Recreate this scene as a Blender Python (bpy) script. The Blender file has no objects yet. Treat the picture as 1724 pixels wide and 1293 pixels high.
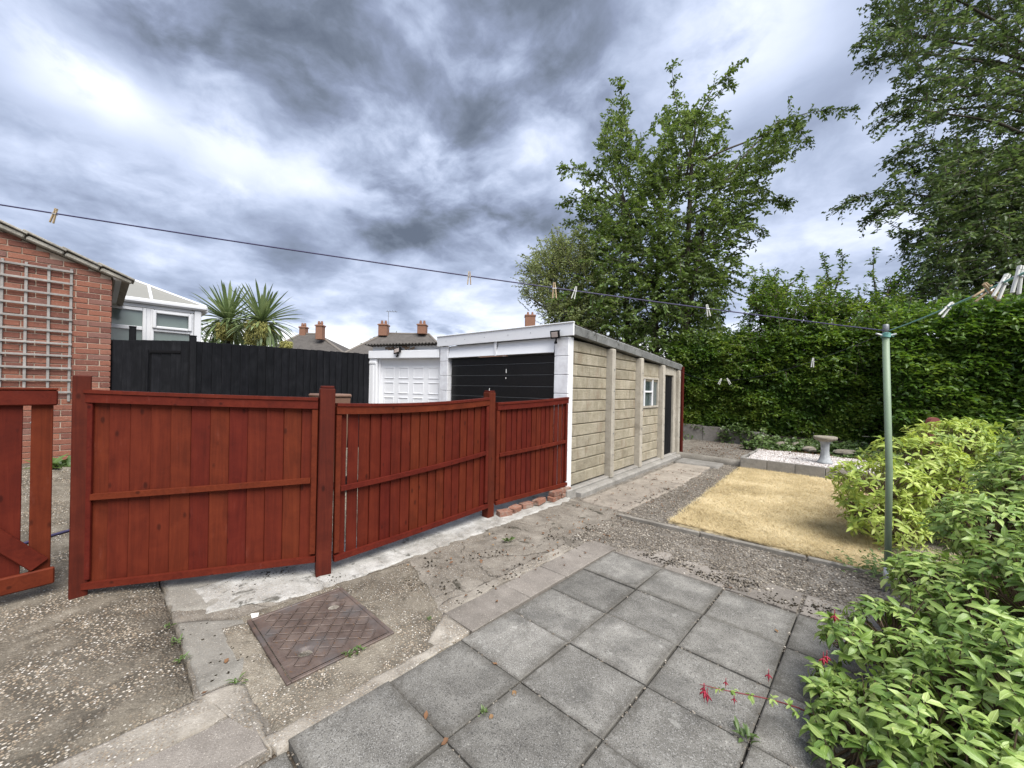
import bpy, math, random
import numpy as np
from mathutils import Vector, Matrix, noise as mnoise

random.seed(7)
rng = np.random.default_rng(11)
R = math.radians
sc = bpy.context.scene
COL = sc.collection

# ------------------------------------------------------------------ camera
F_PX, PW, PH, CX, CY, ROLL = 655.0, 1724.0, 1293.0, 862.0, 655.0, 0.02
CAM = Vector((1.313, -1.4975, 1.5))
RT = Vector((0.7285, 0.6851, 0.0))      # camera right on the ground
FW = Vector((-0.6851, 0.7285, 0.0))     # camera forward on the ground
cd = bpy.data.cameras.new('camera'); cam = bpy.data.objects.new('camera', cd); COL.objects.link(cam)
cd.sensor_width = 36.0; cd.lens = F_PX / PW * 36.0
cd.shift_y = (CY - PH / 2) / PW
cd.clip_start = 0.05; cd.clip_end = 2000
yaw = math.atan2(-FW.x, FW.y)
cam.matrix_world = Matrix.Translation(CAM) @ Matrix.Rotation(yaw, 4, 'Z') @ Matrix.Rotation(R(90), 4, 'X') @ Matrix.Rotation(ROLL, 4, 'Z')
sc.camera = cam

def ray(px, py):
    dx, dy = px - CX, py - CY
    c, s = math.cos(ROLL), math.sin(ROLL)
    return (dx * c + dy * s) / F_PX, (-dx * s + dy * c) / F_PX
def at(px, py, d):
    """world point seen at a photograph pixel, d metres ahead"""
    u, v = ray(px, py)
    return CAM + RT * (u * d) + FW * d + Vector((0, 0, -v * d))
def on(px, py, z=0.0):
    u, v = ray(px, py)
    return at(px, py, (CAM.z - z) / v)
def depth_of(p):
    return (Vector(p) - CAM).dot(FW)
RTn = np.array(RT); FWn = np.array(FW); CAMn = np.array(CAM)
def at_np(px, py, d):
    dx, dy = px - CX, py - CY
    c, s = math.cos(ROLL), math.sin(ROLL)
    u = (dx * c + dy * s) / F_PX; v = (-dx * s + dy * c) / F_PX
    return CAMn + RTn * (u * d)[:, None] + FWn * d[:, None] + np.array([0, 0, -1.0]) * (v * d)[:, None]

# ------------------------------------------------------------------ node helper
class N:
    def __init__(s, nt): s.nt = nt
    def new(s, t, **kw):
        n = s.nt.nodes.new(t)
        for k, v in kw.items(): setattr(n, k, v)
        return n
    def put(s, sock, v):
        if isinstance(v, bpy.types.NodeSocket): s.nt.links.new(v, sock)
        elif v is not None:
            if isinstance(v, (tuple, list)) and len(v) == 3 and sock.type == 'RGBA': v = (*v, 1)
            sock.default_value = v
    def math(s, op, a, b=0.0, c=0.0, clamp=False):
        n = s.new('ShaderNodeMath', operation=op, use_clamp=clamp)
        s.put(n.inputs[0], a); s.put(n.inputs[1], b); s.put(n.inputs[2], c); return n.outputs[0]
    def vmath(s, op, a, b=(0, 0, 0)):
        n = s.new('ShaderNodeVectorMath', operation=op)
        s.put(n.inputs[0], a)
        if op == 'SCALE': s.put(n.inputs[3], b)
        else: s.put(n.inputs[1], b)
        return n.outputs[1] if op in ('LENGTH', 'DISTANCE', 'DOT_PRODUCT') else n.outputs[0]
    def xyz(s, v):
        n = s.new('ShaderNodeSeparateXYZ'); s.put(n.inputs[0], v); return n.outputs
    def comb(s, x, y, z):
        n = s.new('ShaderNodeCombineXYZ'); s.put(n.inputs[0], x); s.put(n.inputs[1], y); s.put(n.inputs[2], z); return n.outputs[0]
    def noise(s, vec, scale=5, detail=4, rough=.55, dist=0.0, color=False):
        n = s.new('ShaderNodeTexNoise'); s.put(n.inputs['Vector'], vec)
        n.inputs['Scale'].default_value = scale; n.inputs['Detail'].default_value = detail
        n.inputs['Roughness'].default_value = rough; n.inputs['Distortion'].default_value = dist
        return n.outputs[1 if color else 0]
    def vor(s, vec, scale=5, feature='F1', out=0, rnd=1.0):
        n = s.new('ShaderNodeTexVoronoi', feature=feature); s.put(n.inputs['Vector'], vec)
        n.inputs['Scale'].default_value = scale; n.inputs['Randomness'].default_value = rnd
        return n.outputs[out]
    def ramp(s, f, stops, interp='LINEAR'):
        n = s.new('ShaderNodeValToRGB'); s.put(n.inputs[0], f); cr = n.color_ramp; cr.interpolation = interp
        while len(cr.elements) < len(stops): cr.elements.new(0.5)
        for e, (p, c) in zip(cr.elements, stops):
            e.position = p; e.color = (c, c, c, 1) if isinstance(c, (int, float)) else (*c, 1)
        return n.outputs[0]
    def step(s, f, lo, hi, a=0.0, b=1.0):
        n = s.new('ShaderNodeMapRange'); n.interpolation_type = 'SMOOTHSTEP'
        s.put(n.inputs[0], f); s.put(n.inputs[1], lo); s.put(n.inputs[2], hi); s.put(n.inputs[3], a); s.put(n.inputs[4], b)
        return n.outputs[0]
    def mix(s, f, a, b, mode='MIX'):
        n = s.new('ShaderNodeMix', data_type='RGBA', blend_type=mode)
        s.put(n.inputs[0], f); s.put(n.inputs[6], a); s.put(n.inputs[7], b); return n.outputs[2]
    def bump(s, h, strength=.5, dist=.01):
        n = s.new('ShaderNodeBump'); n.inputs['Strength'].default_value = strength; n.inputs['Distance'].default_value = dist
        s.put(n.inputs['Height'], h); return n.outputs[0]
    def objco(s, scale=(1, 1, 1), rnd=0.0):
        v = s.new('ShaderNodeTexCoord').outputs['Object']
        if rnd:
            r = s.new('ShaderNodeObjectInfo').outputs['Random']
            v = s.vmath('ADD', v, s.comb(s.math('MULTIPLY', r, rnd), s.math('MULTIPLY', r, rnd * 1.7), s.math('MULTIPLY', r, rnd * 0.6)))
        return s.vmath('MULTIPLY', v, scale) if scale != (1, 1, 1) else v
    def rnd(s): return s.new('ShaderNodeObjectInfo').outputs['Random']
    def island(s): return s.new('ShaderNodeNewGeometry').outputs['Random Per Island']
    def wpos(s): return s.new('ShaderNodeNewGeometry').outputs['Position']
    def hsv(s, col, h=.5, sa=1.0, v=1.0):
        n = s.new('ShaderNodeHueSaturation'); s.put(n.inputs['Hue'], h); s.put(n.inputs['Saturation'], sa); s.put(n.inputs['Value'], v)
        s.put(n.inputs['Color'], col); return n.outputs[0]

def material(name, fn):
    m = bpy.data.materials.new(name); m.use_nodes = True
    nt = m.node_tree; n = N(nt); b = nt.nodes['Principled BSDF']
    r = fn(n) or {}
    for k, v in r.items():
        n.put(b.inputs[k], v)
    return m
def plain(name, col, rough=.5, metal=0.0, spec=.5, var=.15, scale=12):
    def f(n):
        co = n.objco(rnd=7.0); k = n.noise(co, scale, 5, .6)
        c = n.hsv(col, .5, 1.0, n.math('ADD', n.math('MULTIPLY', k, var * 2), 1 - var))
        return {'Base Color': c, 'Roughness': rough, 'Metallic': metal, 'Specular IOR Level': spec,
                'Normal': n.bump(n.noise(co, scale * 6, 3), .08, .004)}
    return material(name, f)

# ------------------------------------------------------------------ sky
SKY_LEVEL = 0.325                   # radiance of the cloud deck under the exposure set below
SUN_EL, SUN_AZ = R(56), R(152)     # sun azimuth to the right of the view direction
sd = (FW * math.cos(SUN_AZ) + RT * math.sin(SUN_AZ)) * math.cos(SUN_EL) + Vector((0, 0, math.sin(SUN_EL)))
w = bpy.data.worlds.new('World'); sc.world = w; w.use_nodes = True
n = N(w.node_tree); bg = w.node_tree.nodes['Background']
sky = n.new('ShaderNodeTexSky', sky_type='NISHITA', sun_disc=False)
sky.sun_elevation = SUN_EL; sky.sun_rotation = math.atan2(sd.x, sd.y)
d = n.new('ShaderNodeTexCoord').outputs['Generated']
dx, dy, dz = n.xyz(d)
zc = n.math('MAXIMUM', dz, 0.0)
q = n.math('DIVIDE', 1.0, n.math('ADD', zc, 0.26))
P = n.comb(n.math('MULTIPLY', dx, q), n.math('MULTIPLY', dy, q), 0.0)
def skyp(px, py):
    v = (at(px, py, 1.0) - CAM).normalized(); k = 1.0 / (max(v.z, 0) + 0.26)
    return Vector((v.x * k, v.y * k, 0))
warp = n.noise(P, 2.6, 4, .5, 0, True)
PWp = n.vmath('ADD', P, n.vmath('SCALE', n.vmath('SUBTRACT', warp, (.5, .5, .5)), 0.20))
# streaks run from the upper left to the lower right of the view
f1 = n.noise(n.vmath('ADD', PWp, (3.1, 7.7, 0)), 1.55, 7, .47, .0)
f2 = n.noise(n.vmath('ADD', PWp, (13.1, 2.7, 1)), 4.2, 9, .58, .0)
f = n.math('ADD', n.math('MULTIPLY', n.math('SUBTRACT', f1, .5), 1.35), n.math('MULTIPLY', n.math('SUBTRACT', f2, .5), .90))
RAG = n.math('ADD', n.math('MULTIPLY', n.math('SUBTRACT', f1, .5), 1.5), n.math('MULTIPLY', n.math('SUBTRACT', f2, .5), 1.6))
def blob(c0, c1, wid, amp):
    """soft ridge in the cloud layer between two directions"""
    global f
    a, b = skyp(*c0), skyp(*c1); ab = b - a; L = max(ab.length, 1e-4); t = ab / L
    rel = n.vmath('SUBTRACT', PWp, tuple(a))
    # ragged edges
    s_ = n.math('MINIMUM', n.math('MAXIMUM', n.vmath('DOT_PRODUCT', rel, tuple(t)), 0.0), L)
    near = n.vmath('SUBTRACT', rel, n.vmath('SCALE', tuple(t), s_))
    g = n.step(n.math('ADD', n.vmath('LENGTH', near), n.math('MULTIPLY', RAG, wid)), 0.0, wid, 1.0, 0.0)
    f = n.math('ADD', f, n.math('MULTIPLY', g, amp))
# negative = dark cloud, positive = bright gap
CLOUDS = [((500, -60), (700, 120), .60, -.20), ((680, 100), (850, 260), .58, -.24), ((275, 100), (305, 180), .17, -.24), ((600, 260), (860, 320), .30, -.08),
          ((700, -120), (950, -30), .4, -.16), ((110, 50), (230, 70), .16, -.20), ((600, 60), (780, 200), .22, -.10),
          ((30, 0), (150, 130), .22, .26), ((140, 130), (330, 230), .24, .20), ((360, 200), (520, 310), .22, .17), ((1215, -40), (1245, 70), .30, .34),
          ((1000, 340), (880, 260), .12, .20), ((930, 200), (1000, 330), .13, .16), ((655, 20), (700, 60), .05, .16), ((735, 60), (755, 100), .04, .14),
          ((300, 350), (560, 440), .3, -.10), ((60, 230), (220, 330), .25, -.10), ((700, 380), (880, 440), .25, -.10), ((1400, 100), (1420, 300), .3, -.05), ((1420, 330), (1250, 440), .4, .03)]
for c in CLOUDS: blob(*c)
# clear bright band low over the houses
band = n.math('MULTIPLY', n.step(dz, 0.08, 0.205, 1.0, 0.0), n.step(n.noise(n.vmath('MULTIPLY', d, (3, 3, 14)), 2.2, 6, .6, .3), .30, .52))
f = n.math('ADD', f, n.math('MULTIPLY', band, .66))
f = n.math('ADD', n.math('MULTIPLY', f, .74), .525)
cl = n.ramp(f, [(0.0, (.105, .126, .170)), (.14, (.150, .178, .235)), (.32, (.235, .276, .385)), (.48, (.365, .424, .565)), (.62, (.515, .580, .740)), (.78, (.735, .785, .910)), (1.0, (1.0, 1.0, 1.0))])
skyc = n.vmath('SCALE', sky.outputs[0], 0.1)
vis = n.mix(0.94, skyc, cl)
n.put(bg.inputs['Color'], n.vmath('SCALE', vis, SKY_LEVEL * 10.0)); bg.inputs['Strength'].default_value = 0.1
SKY_GAIN = bg

sl = bpy.data.lights.new('sun', 'SUN'); so = bpy.data.objects.new('sun', sl); COL.objects.link(so)
sl.energy = 1.5; sl.angle = R(46); sl.color = (1.0, .96, .90)
so.rotation_euler = (-sd).to_track_quat('-Z', 'Y').to_euler()
sc.view_settings.view_transform = 'Standard'; sc.view_settings.look = 'None'
sc.view_settings.exposure = 2.10; sc.view_settings.gamma = 1.0; sc.view_settings.use_curve_mapping = False

# ------------------------------------------------------------------ object helpers
def wloc(p):
    v = Vector((0, 0, 0))
    while p is not None: v += p.location; p = p.parent
    return v
def props(o, label=None, cat=None, group=None, kind=None):
    if label: o['label'] = label
    if cat: o['category'] = cat
    if group: o['group'] = group
    if kind: o['kind'] = kind
    return o
def thing(name, loc, label, cat, group=None):
    o = bpy.data.objects.new(name, None); COL.objects.link(o); o.location = loc; o.empty_display_size = .1
    return props(o, label, cat, group)
def put(name, me, parent=None, loc=(0, 0, 0), rot=None, scale=None, kind=None):
    """link an object that uses mesh me; loc is a world place"""
    o = bpy.data.objects.new(name, me); COL.objects.link(o)
    o.parent = parent; o.location = Vector(loc) - wloc(parent)
    if rot is not None: o.rotation_euler = rot
    if scale is not None: o.scale = scale
    if kind: o['kind'] = kind
    return o
def copy_tree(o, loc=None, parent=None):
    c = o.copy(); COL.objects.link(c); c.parent = parent
    if loc is not None: c.location = loc
    for ch in list(o.children): copy_tree(ch, None, c)
    return c

class MB:
    def __init__(s): s.v = []; s.f = []
    def add(s, vs, fs):
        k = len(s.v); s.v += [tuple(p) for p in vs]; s.f += [tuple(i + k for i in q) for q in fs]; return s
    def box(s, c, size, ax=None, ch=0.0):
        """box centred on c; ax = three axis vectors; ch = chamfer"""
        c = Vector(c); hx, hy, hz = [q / 2 for q in size]
        X, Y, Z = ax if ax else (Vector((1, 0, 0)), Vector((0, 1, 0)), Vector((0, 0, 1)))
        X, Y, Z = Vector(X), Vector(Y), Vector(Z)
        if ch <= 0:
            vs = [c + X * (hx * a) + Y * (hy * b) + Z * (hz * e) for a in (-1, 1) for b in (-1, 1) for e in (-1, 1)]
            return s.add(vs, [(0, 1, 3, 2), (4, 6, 7, 5), (0, 4, 5, 1), (2, 3, 7, 6), (0, 2, 6, 4), (1, 5, 7, 3)])
        ch = min(ch, hx * .9, hy * .9, hz * .9)
        vs, idx = [], {}
        for a in (-1, 1):
            for b in (-1, 1):
                for e in (-1, 1):
                    for k in range(3):
                        h = [hx - ch, hy - ch, hz - ch]; h[k] += ch
                        idx[(a, b, e, k)] = len(vs); vs.append(c + X * (h[0] * a) + Y * (h[1] * b) + Z * (h[2] * e))
        fs = []
        for a in (-1, 1):
            q = [idx[(a, b, e, 0)] for b, e in ((-1, -1), (1, -1), (1, 1), (-1, 1))]; fs.append(q if a > 0 else q[::-1])
            q = [idx[(b, a, e, 1)] for b, e in ((-1, -1), (1, -1), (1, 1), (-1, 1))]; fs.append(q if a < 0 else q[::-1])
            q = [idx[(b, e, a, 2)] for b, e in ((-1, -1), (1, -1), (1, 1), (-1, 1))]; fs.append(q if a > 0 else q[::-1])
        for a in (-1, 1):
            for b in (-1, 1):
                q = [idx[(a, b, -1, 0)], idx[(a, b, 1, 0)], idx[(a, b, 1, 1)], idx[(a, b, -1, 1)]]; fs.append(q if a * b < 0 else q[::-1])
                q = [idx[(a, -1, b, 0)], idx[(a, 1, b, 0)], idx[(a, 1, b, 2)], idx[(a, -1, b, 2)]]; fs.append(q if a * b > 0 else q[::-1])
                q = [idx[(-1, a, b, 1)], idx[(1, a, b, 1)], idx[(1, a, b, 2)], idx[(-1, a, b, 2)]]; fs.append(q if a * b < 0 else q[::-1])
                for e in (-1, 1):
                    q = [idx[(a, b, e, 0)], idx[(a, b, e, 1)], idx[(a, b, e, 2)]]; fs.append(q if a * b * e > 0 else q[::-1])
        return s.add(vs, fs)
    def bar(s, p, q, w, h, up=(0, 0, 1), ch=0.0):
        """bar from p to q, w sideways, h along up"""
        p, q, up = Vector(p), Vector(q), Vector(up); Y = (q - p); L = Y.length; Y = Y / L
        X = Y.cross(up); X.normalize(); Z = X.cross(Y)
        return s.box((p + q) / 2, (w, L, h), (X, Y, Z), ch)
    def strip(s, pts, w, h, side, ch=0):
        """bent bar along pts: rectangle w along `side`, h along z"""
        side = Vector(side); vs = []; k = len(pts)
        for p in pts:
            p = Vector(p)
            vs += [p + side * (w / 2) + Vector((0, 0, -h / 2)), p + side * (w / 2) + Vector((0, 0, h / 2)), p - side * (w / 2) + Vector((0, 0, h / 2)), p - side * (w / 2) + Vector((0, 0, -h / 2))]
        fs = [(0, 1, 2, 3), tuple(4 * (k - 1) + i for i in (3, 2, 1, 0))]
        for i in range(k - 1):
            for j in range(4):
                a, b = 4 * i + j, 4 * i + (j + 1) % 4
                fs.append((a, a + 4, b + 4, b))
        return s.add(vs, fs)
    def tube(s, pts, rad, n=8, cap=True):
        pts = [Vector(p) for p in pts]; k = len(pts)
        if not isinstance(rad, (list, tuple)): rad = [rad] * k
        vs = []; pu = None
        for i, p in enumerate(pts):
            t = (pts[min(i + 1, k - 1)] - pts[max(i - 1, 0)])
            t = t.normalized() if t.length > 1e-9 else Vector((0, 0, 1))
            ref = pu if pu is not None else (Vector((0, 0, 1)) if abs(t.z) < .9 else Vector((1, 0, 0)))
            a = t.cross(ref)
            if a.length < 1e-6: a = t.cross(Vector((0, 1, 0)))
            a.normalize(); b = a.cross(t); pu = b
            for j in range(n):
                w_ = 2 * math.pi * j / n
                vs.append(p + (a * math.cos(w_) + b * math.sin(w_)) * rad[i])
        fs = []
        for i in range(k - 1):
            for j in range(n):
                a, b = i * n + j, i * n + (j + 1) % n
                fs.append((a, a + n, b + n, b))
        if cap: fs += [tuple(range(n)), tuple((k - 1) * n + j for j in reversed(range(n)))]
        return s.add(vs, fs)
    def lathe(s, c, prof, n=32):
        c = Vector(c); vs = []; k = len(prof)
        for r, z in prof:
            for j in range(n):
                w_ = 2 * math.pi * j / n
                vs.append(c + Vector((r * math.cos(w_), r * math.sin(w_), z)))
        fs = []
        for i in range(k - 1):
            for j in range(n):
                a, b = i * n + j, i * n + (j + 1) % n
                fs.append((a, b, b + n, a + n))
        fs += [tuple(reversed(range(n))), tuple((k - 1) * n + j for j in range(n))]
        return s.add(vs, fs)
    def prism(s, poly, z0, z1):
        k = len(poly)
        vs = [(p[0], p[1], z0) for p in poly] + [(p[0], p[1], z1) for p in poly]
        fs = [tuple(reversed(range(k))), tuple(range(k, 2 * k))] + [(i, (i + 1) % k, k + (i + 1) % k, k + i) for i in range(k)]
        return s.add(vs, fs)
    def mesh(s, name, mat, off=(0, 0, 0), smooth=False):
        me = bpy.data.meshes.new(name); off = Vector(off)
        me.from_pydata([tuple(Vector(v) - off) for v in s.v], [], s.f); me.materials.append(mat)
        if smooth: me.shade_smooth()
        me.update(); return me
    def build(s, name, mat, parent=None, smooth=False, kind=None):
        """vertices are world coordinates; the object sits at its parent's base"""
        off = wloc(parent) if parent else Vector((0, 0, 0))
        o = bpy.data.objects.new(name, s.mesh(name, mat, off, smooth)); COL.objects.link(o); o.parent = parent
        if kind: o['kind'] = kind
        return o

def np_mesh(name, V, Fc, mat, parent=None, smooth=False, kind=None, uv=None):
    """V (n,3) world, Fc (m,k)"""
    off = np.array(wloc(parent)) if parent else np.zeros(3)
    V = np.asarray(V, dtype=np.float32) - off.astype(np.float32); Fc = np.asarray(Fc, dtype=np.int32)
    me = bpy.data.meshes.new(name); k = Fc.shape[1]
    me.vertices.add(len(V)); me.vertices.foreach_set('co', V.ravel())
    me.loops.add(Fc.size); me.loops.foreach_set('vertex_index', Fc.ravel())
    me.polygons.add(len(Fc)); me.polygons.foreach_set('loop_start', np.arange(0, Fc.size, k, dtype=np.int32))
    me.update(calc_edges=True); me.materials.append(mat)
    if uv is not None: me.uv_layers.new(name='UVMap').data.foreach_set('uv', np.asarray(uv, np.float32)[Fc.ravel()].ravel())
    if smooth: me.shade_smooth()
    o = bpy.data.objects.new(name, me); COL.objects.link(o); o.parent = parent
    if kind: o['kind'] = kind
    return o

def unit(a): return a / np.maximum(np.linalg.norm(a, axis=-1, keepdims=True), 1e-9)
def leaf_arrays(Pb, D, Nr, L, Wd, hi=False, fold=.22, droop=.22):
    D = unit(D); S = unit(np.cross(D, Nr)); Nn = np.cross(S, D); n_ = len(Pb)
    L = np.broadcast_to(np.asarray(L, float).reshape(-1, 1), (n_, 1)); Wd = np.broadcast_to(np.asarray(Wd, float).reshape(-1, 1), (n_, 1))
    if not hi:
        V = np.stack([Pb, Pb + D * L * .45 + S * Wd * .5 + Nn * Wd * fold, Pb + D * L - Nn * L * droop, Pb + D * L * .45 - S * Wd * .5 + Nn * Wd * fold], 1)
        Fc = np.array([[0, 3, 2], [0, 2, 1]]); k = 4
    else:
        def c(t, dr): return Pb + D * L * t - Nn * L * dr
        m1, m2, tip = c(.30, -.015), c(.66, .05), c(1.0, droop)
        V = np.stack([Pb, m1 + S * Wd * .42 + Nn * Wd * fold, m1, m1 - S * Wd * .42 + Nn * Wd * fold,
                      m2 + S * Wd * .40 + Nn * Wd * fold * .8, m2, m2 - S * Wd * .40 + Nn * Wd * fold * .8, tip], 1)
        Fc = np.array([[0, 3, 2], [0, 2, 1], [2, 3, 6], [2, 6, 5], [1, 2, 5], [1, 5, 4], [5, 6, 7], [4, 5, 7]]); k = 8
    Fa = (Fc[None] + (np.arange(n_) * k)[:, None, None]).reshape(-1, 3)
    return V.reshape(-1, 3), Fa
LEAF_UV = {False: np.array([(.5, 0), (1, .45), (.5, 1), (0, .45)]), True: np.array([(.5, 0), (1, .3), (.5, .3), (0, .3), (1, .66), (.5, .66), (0, .66), (.5, 1)])}
def leaves(name, Pb, D, Nr, L, Wd, mat, parent, hi=False, fold=.22, droop=.22, kind='stuff'):
    V, Fa = leaf_arrays(np.asarray(Pb), np.asarray(D), np.asarray(Nr), L, Wd, hi, fold, droop)
    return np_mesh(name, V, Fa, mat, parent, smooth=hi, kind=kind, uv=np.tile(LEAF_UV[hi], (len(Pb), 1)))
def tubes3(name, segs, mat, parent, kind=None, n_=3):
    """many thin tapered straight twigs: (p, q, r0, r1)"""
    p = np.array([s[0] for s in segs]); q_ = np.array([s[1] for s in segs]); r0 = np.array([s[2] for s in segs]); r1 = np.array([s[3] for s in segs])
    t = unit(q_ - p); a = unit(np.cross(t, np.array([.31, .22, .93]))); b = np.cross(t, a)
    V = []
    for base, r in ((p, r0), (q_, r1)):
        for j in range(n_):
            w_ = 2 * math.pi * j / n_
            V.append(base + (a * math.cos(w_) + b * math.sin(w_)) * r[:, None])
    V = np.stack(V, 1); Fc = np.array([[j, j + n_, (j + 1) % n_ + n_, (j + 1) % n_] for j in range(n_)])
    Fa = (Fc[None] + (np.arange(len(p)) * 2 * n_)[:, None, None]).reshape(-1, 4)
    return np_mesh(name, V.reshape(-1, 3), Fa, mat, parent, smooth=True, kind=kind)

def gz(x, y):
    """ground height: the drive climbs towards the brick house on the left"""
    t = min(max((-2.75 - x) / 3.7, 0), 1.0)
    return 0.45 * t * t * (3 - 2 * t) * (1.0 if y < 0 else max(0.2, 1 - y / 6))
def nz(x, y, s=1.0, z=0.0): return mnoise.noise(Vector((x * s, y * s, z)))
# ------------------------------------------------------------------ materials
def stone(name, lo, mid, hi, agg=0.0, aggscale=95, speck=.4, stain=.5, bump=.35, mossy=0.0, rndv=.12, off=0.0, crack=0.0):
    """weathered concrete: blotches, exposed pebbles, dirt stains"""
    def f(n):
        co = n.vmath('ADD', n.wpos(), (off, off * .7, 0))
        big = n.noise(co, 1.7, 7, .62, .4); mid_ = n.noise(co, 7, 6, .65, .3); fine = n.noise(co, 120, 3, .6)
        k = n.math('ADD', n.math('MULTIPLY', big, .55), n.math('MULTIPLY', mid_, .45))
        c = n.ramp(k, [(.30, lo), (.50, mid), (.70, hi)])
        h = n.math('MULTIPLY', fine, .35)
        if agg:
            vcol = n.vor(co, aggscale, 'F1', 1); dist = n.vor(co, aggscale, 'F1', 0)
            r_, g_, b_ = n.xyz(vcol)
            pc = n.ramp(r_, [(0, (.085, .06, .042)), (.3, (.19, .145, .10)), (.6, (.30, .24, .17)), (.85, (.40, .35, .28)), (1, (.68, .65, .60))])
            wear = n.step(n.noise(co, 3.2, 5, .6), .34, .58)
            m_ = n.math('MULTIPLY', n.step(dist, .50, .30), n.math('MULTIPLY', wear, agg))
            c = n.mix(n.math('MULTIPLY', wear, .72 * agg), c, n.hsv(c, .5, 1.0, .42))
            c = n.mix(m_, c, pc); h = n.math('ADD', h, n.math('MULTIPLY', n.math('SUBTRACT', 1, dist), .8))
            big2 = n.vor(n.vmath('ADD', co, (5, 3, 0)), aggscale * .38, 'F1', 0)
            c = n.mix(n.math('MULTIPLY', n.step(big2, .17, .11), .5), c, (.50, .46, .40))
        c = n.mix(n.math('MULTIPLY', n.step(n.noise(co, 230, 2, .5), .56, .70), speck), c, n.hsv(c, .5, .8, 2.0))
        c = n.mix(n.math('MULTIPLY', n.step(n.noise(co, 160, 2, .5), .60, .72), speck), c, n.hsv(c, .5, 1, .35))
        st = n.math('ADD', n.math('MULTIPLY', n.step(n.noise(n.vmath('ADD', co, (9, 4, 2)), 2.6, 8, .68, .8), .48, .66), .75), n.math('MULTIPLY', n.step(n.noise(n.vmath('ADD', co, (1, 14, 2)), 11, 6, .7, .4), .54, .66), .6), clamp=True)
        c = n.mix(n.math('MULTIPLY', st, stain), c, n.hsv(c, .5, 1.05, .42))
        if mossy:
            mo = n.step(n.noise(n.vmath('ADD', co, (2, 8, 5)), 5.2, 8, .7, .6), .57, .66)
            c = n.mix(n.math('MULTIPLY', mo, mossy), c, (.028, .026, .016))
            h = n.math('ADD', h, n.math('MULTIPLY', mo, .6))
        if crack:
            wv = n.vmath('ADD', co, n.vmath('SCALE', n.vmath('SUBTRACT', n.noise(co, 5, 6, .65, 0, True), (.5, .5, .5)), .22))
            e = n.vor(wv, 1.05, 'DISTANCE_TO_EDGE', 0)
            ck = n.math('MULTIPLY', n.step(e, .008, .003), n.step(n.noise(co, .9, 3), .52, .60))
            c = n.mix(n.math('MULTIPLY', ck, crack), c, (.035, .03, .022)); h = n.math('SUBTRACT', h, n.math('MULTIPLY', ck, 1.2))
        c = n.hsv(c, .5, 1.0, n.math('ADD', n.math('MULTIPLY', n.rnd(), rndv * 2), 1 - rndv))
        return {'Base Color': c, 'Roughness': .88, 'Specular IOR Level': .25, 'Normal': n.bump(n.math('ADD', h, n.math('MULTIPLY', mid_, .5)), bump, .006)}
    return material(name, f)

M = {}
M['drive'] = stone('drive_concrete', (.064, .056, .044), (.142, .124, .097), (.255, .230, .188), .95, 78, .7, .7, .9, off=1)
M['apron'] = stone('aggregate_concrete', (.115, .10, .08), (.215, .19, .15), (.315, .285, .23), .95, 95, .7, .45, .9, .3, off=3)
M['tan'] = stone('tan_concrete', (.145, .128, .106), (.25, .225, .19), (.36, .33, .28), .6, 105, .6, .6, .7, .8, off=7, crack=.6)
M['pathc'] = stone('path_concrete', (0.193, 0.169, 0.144), (0.289, 0.254, 0.214), (0.357, 0.321, 0.274), .15, 100, .4, .45, .4, .35, off=17, crack=.6)
M['white_conc'] = stone('limewashed_concrete', (.15, .142, .125), (.33, .322, .30), (.52, .515, .50), .35, 90, .5, .7, .6, .75, off=11)
M['grey_conc'] = stone('grey_concrete', (0.164, 0.154, 0.136), (0.230, 0.218, 0.192), (0.306, 0.292, 0.262), .25, 120, .4, .3, .4, .2, off=21)
M['mortar'] = stone('pale_mortar', (0.197, 0.175, 0.146), (0.308, 0.280, 0.239), (0.421, 0.390, 0.339), .75, 95, .3, .3, .5, .3, off=25)
M['kerb'] = stone('kerb_concrete', (0.172, 0.164, 0.149), (0.247, 0.236, 0.218), (0.333, 0.322, 0.299), .1, 100, .3, .4, .35, .15, off=31)
M['step'] = stone('weathered_step', (0.142, 0.130, 0.116), (0.245, 0.228, 0.198), (0.349, 0.325, 0.290), .2, 100, .3, .5, .35, .3, off=37)
M['soil'] = stone('dry_soil', (0.101, 0.091, 0.080), (0.196, 0.178, 0.155), (0.310, 0.287, 0.255), .7, 60, .7, .4, 1.0, .35, off=41)
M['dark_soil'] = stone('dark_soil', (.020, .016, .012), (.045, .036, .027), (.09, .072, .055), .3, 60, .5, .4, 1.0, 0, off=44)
M['earth'] = stone('far_ground', (.05, .05, .03), (.09, .085, .05), (.13, .12, .075), 0, 60, .3, .4, .4, .3, off=51)
M['rock'] = stone('garden_rock', (.13, .115, .09), (.24, .215, .175), (.36, .33, .28), .2, 60, .4, .4, .8, .3, off=55)
M['bath'] = stone('bath_stone', (.12, .105, .08), (.26, .235, .19), (.40, .37, .32), .2, 120, .5, .5, .7, .35, off=57)

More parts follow.
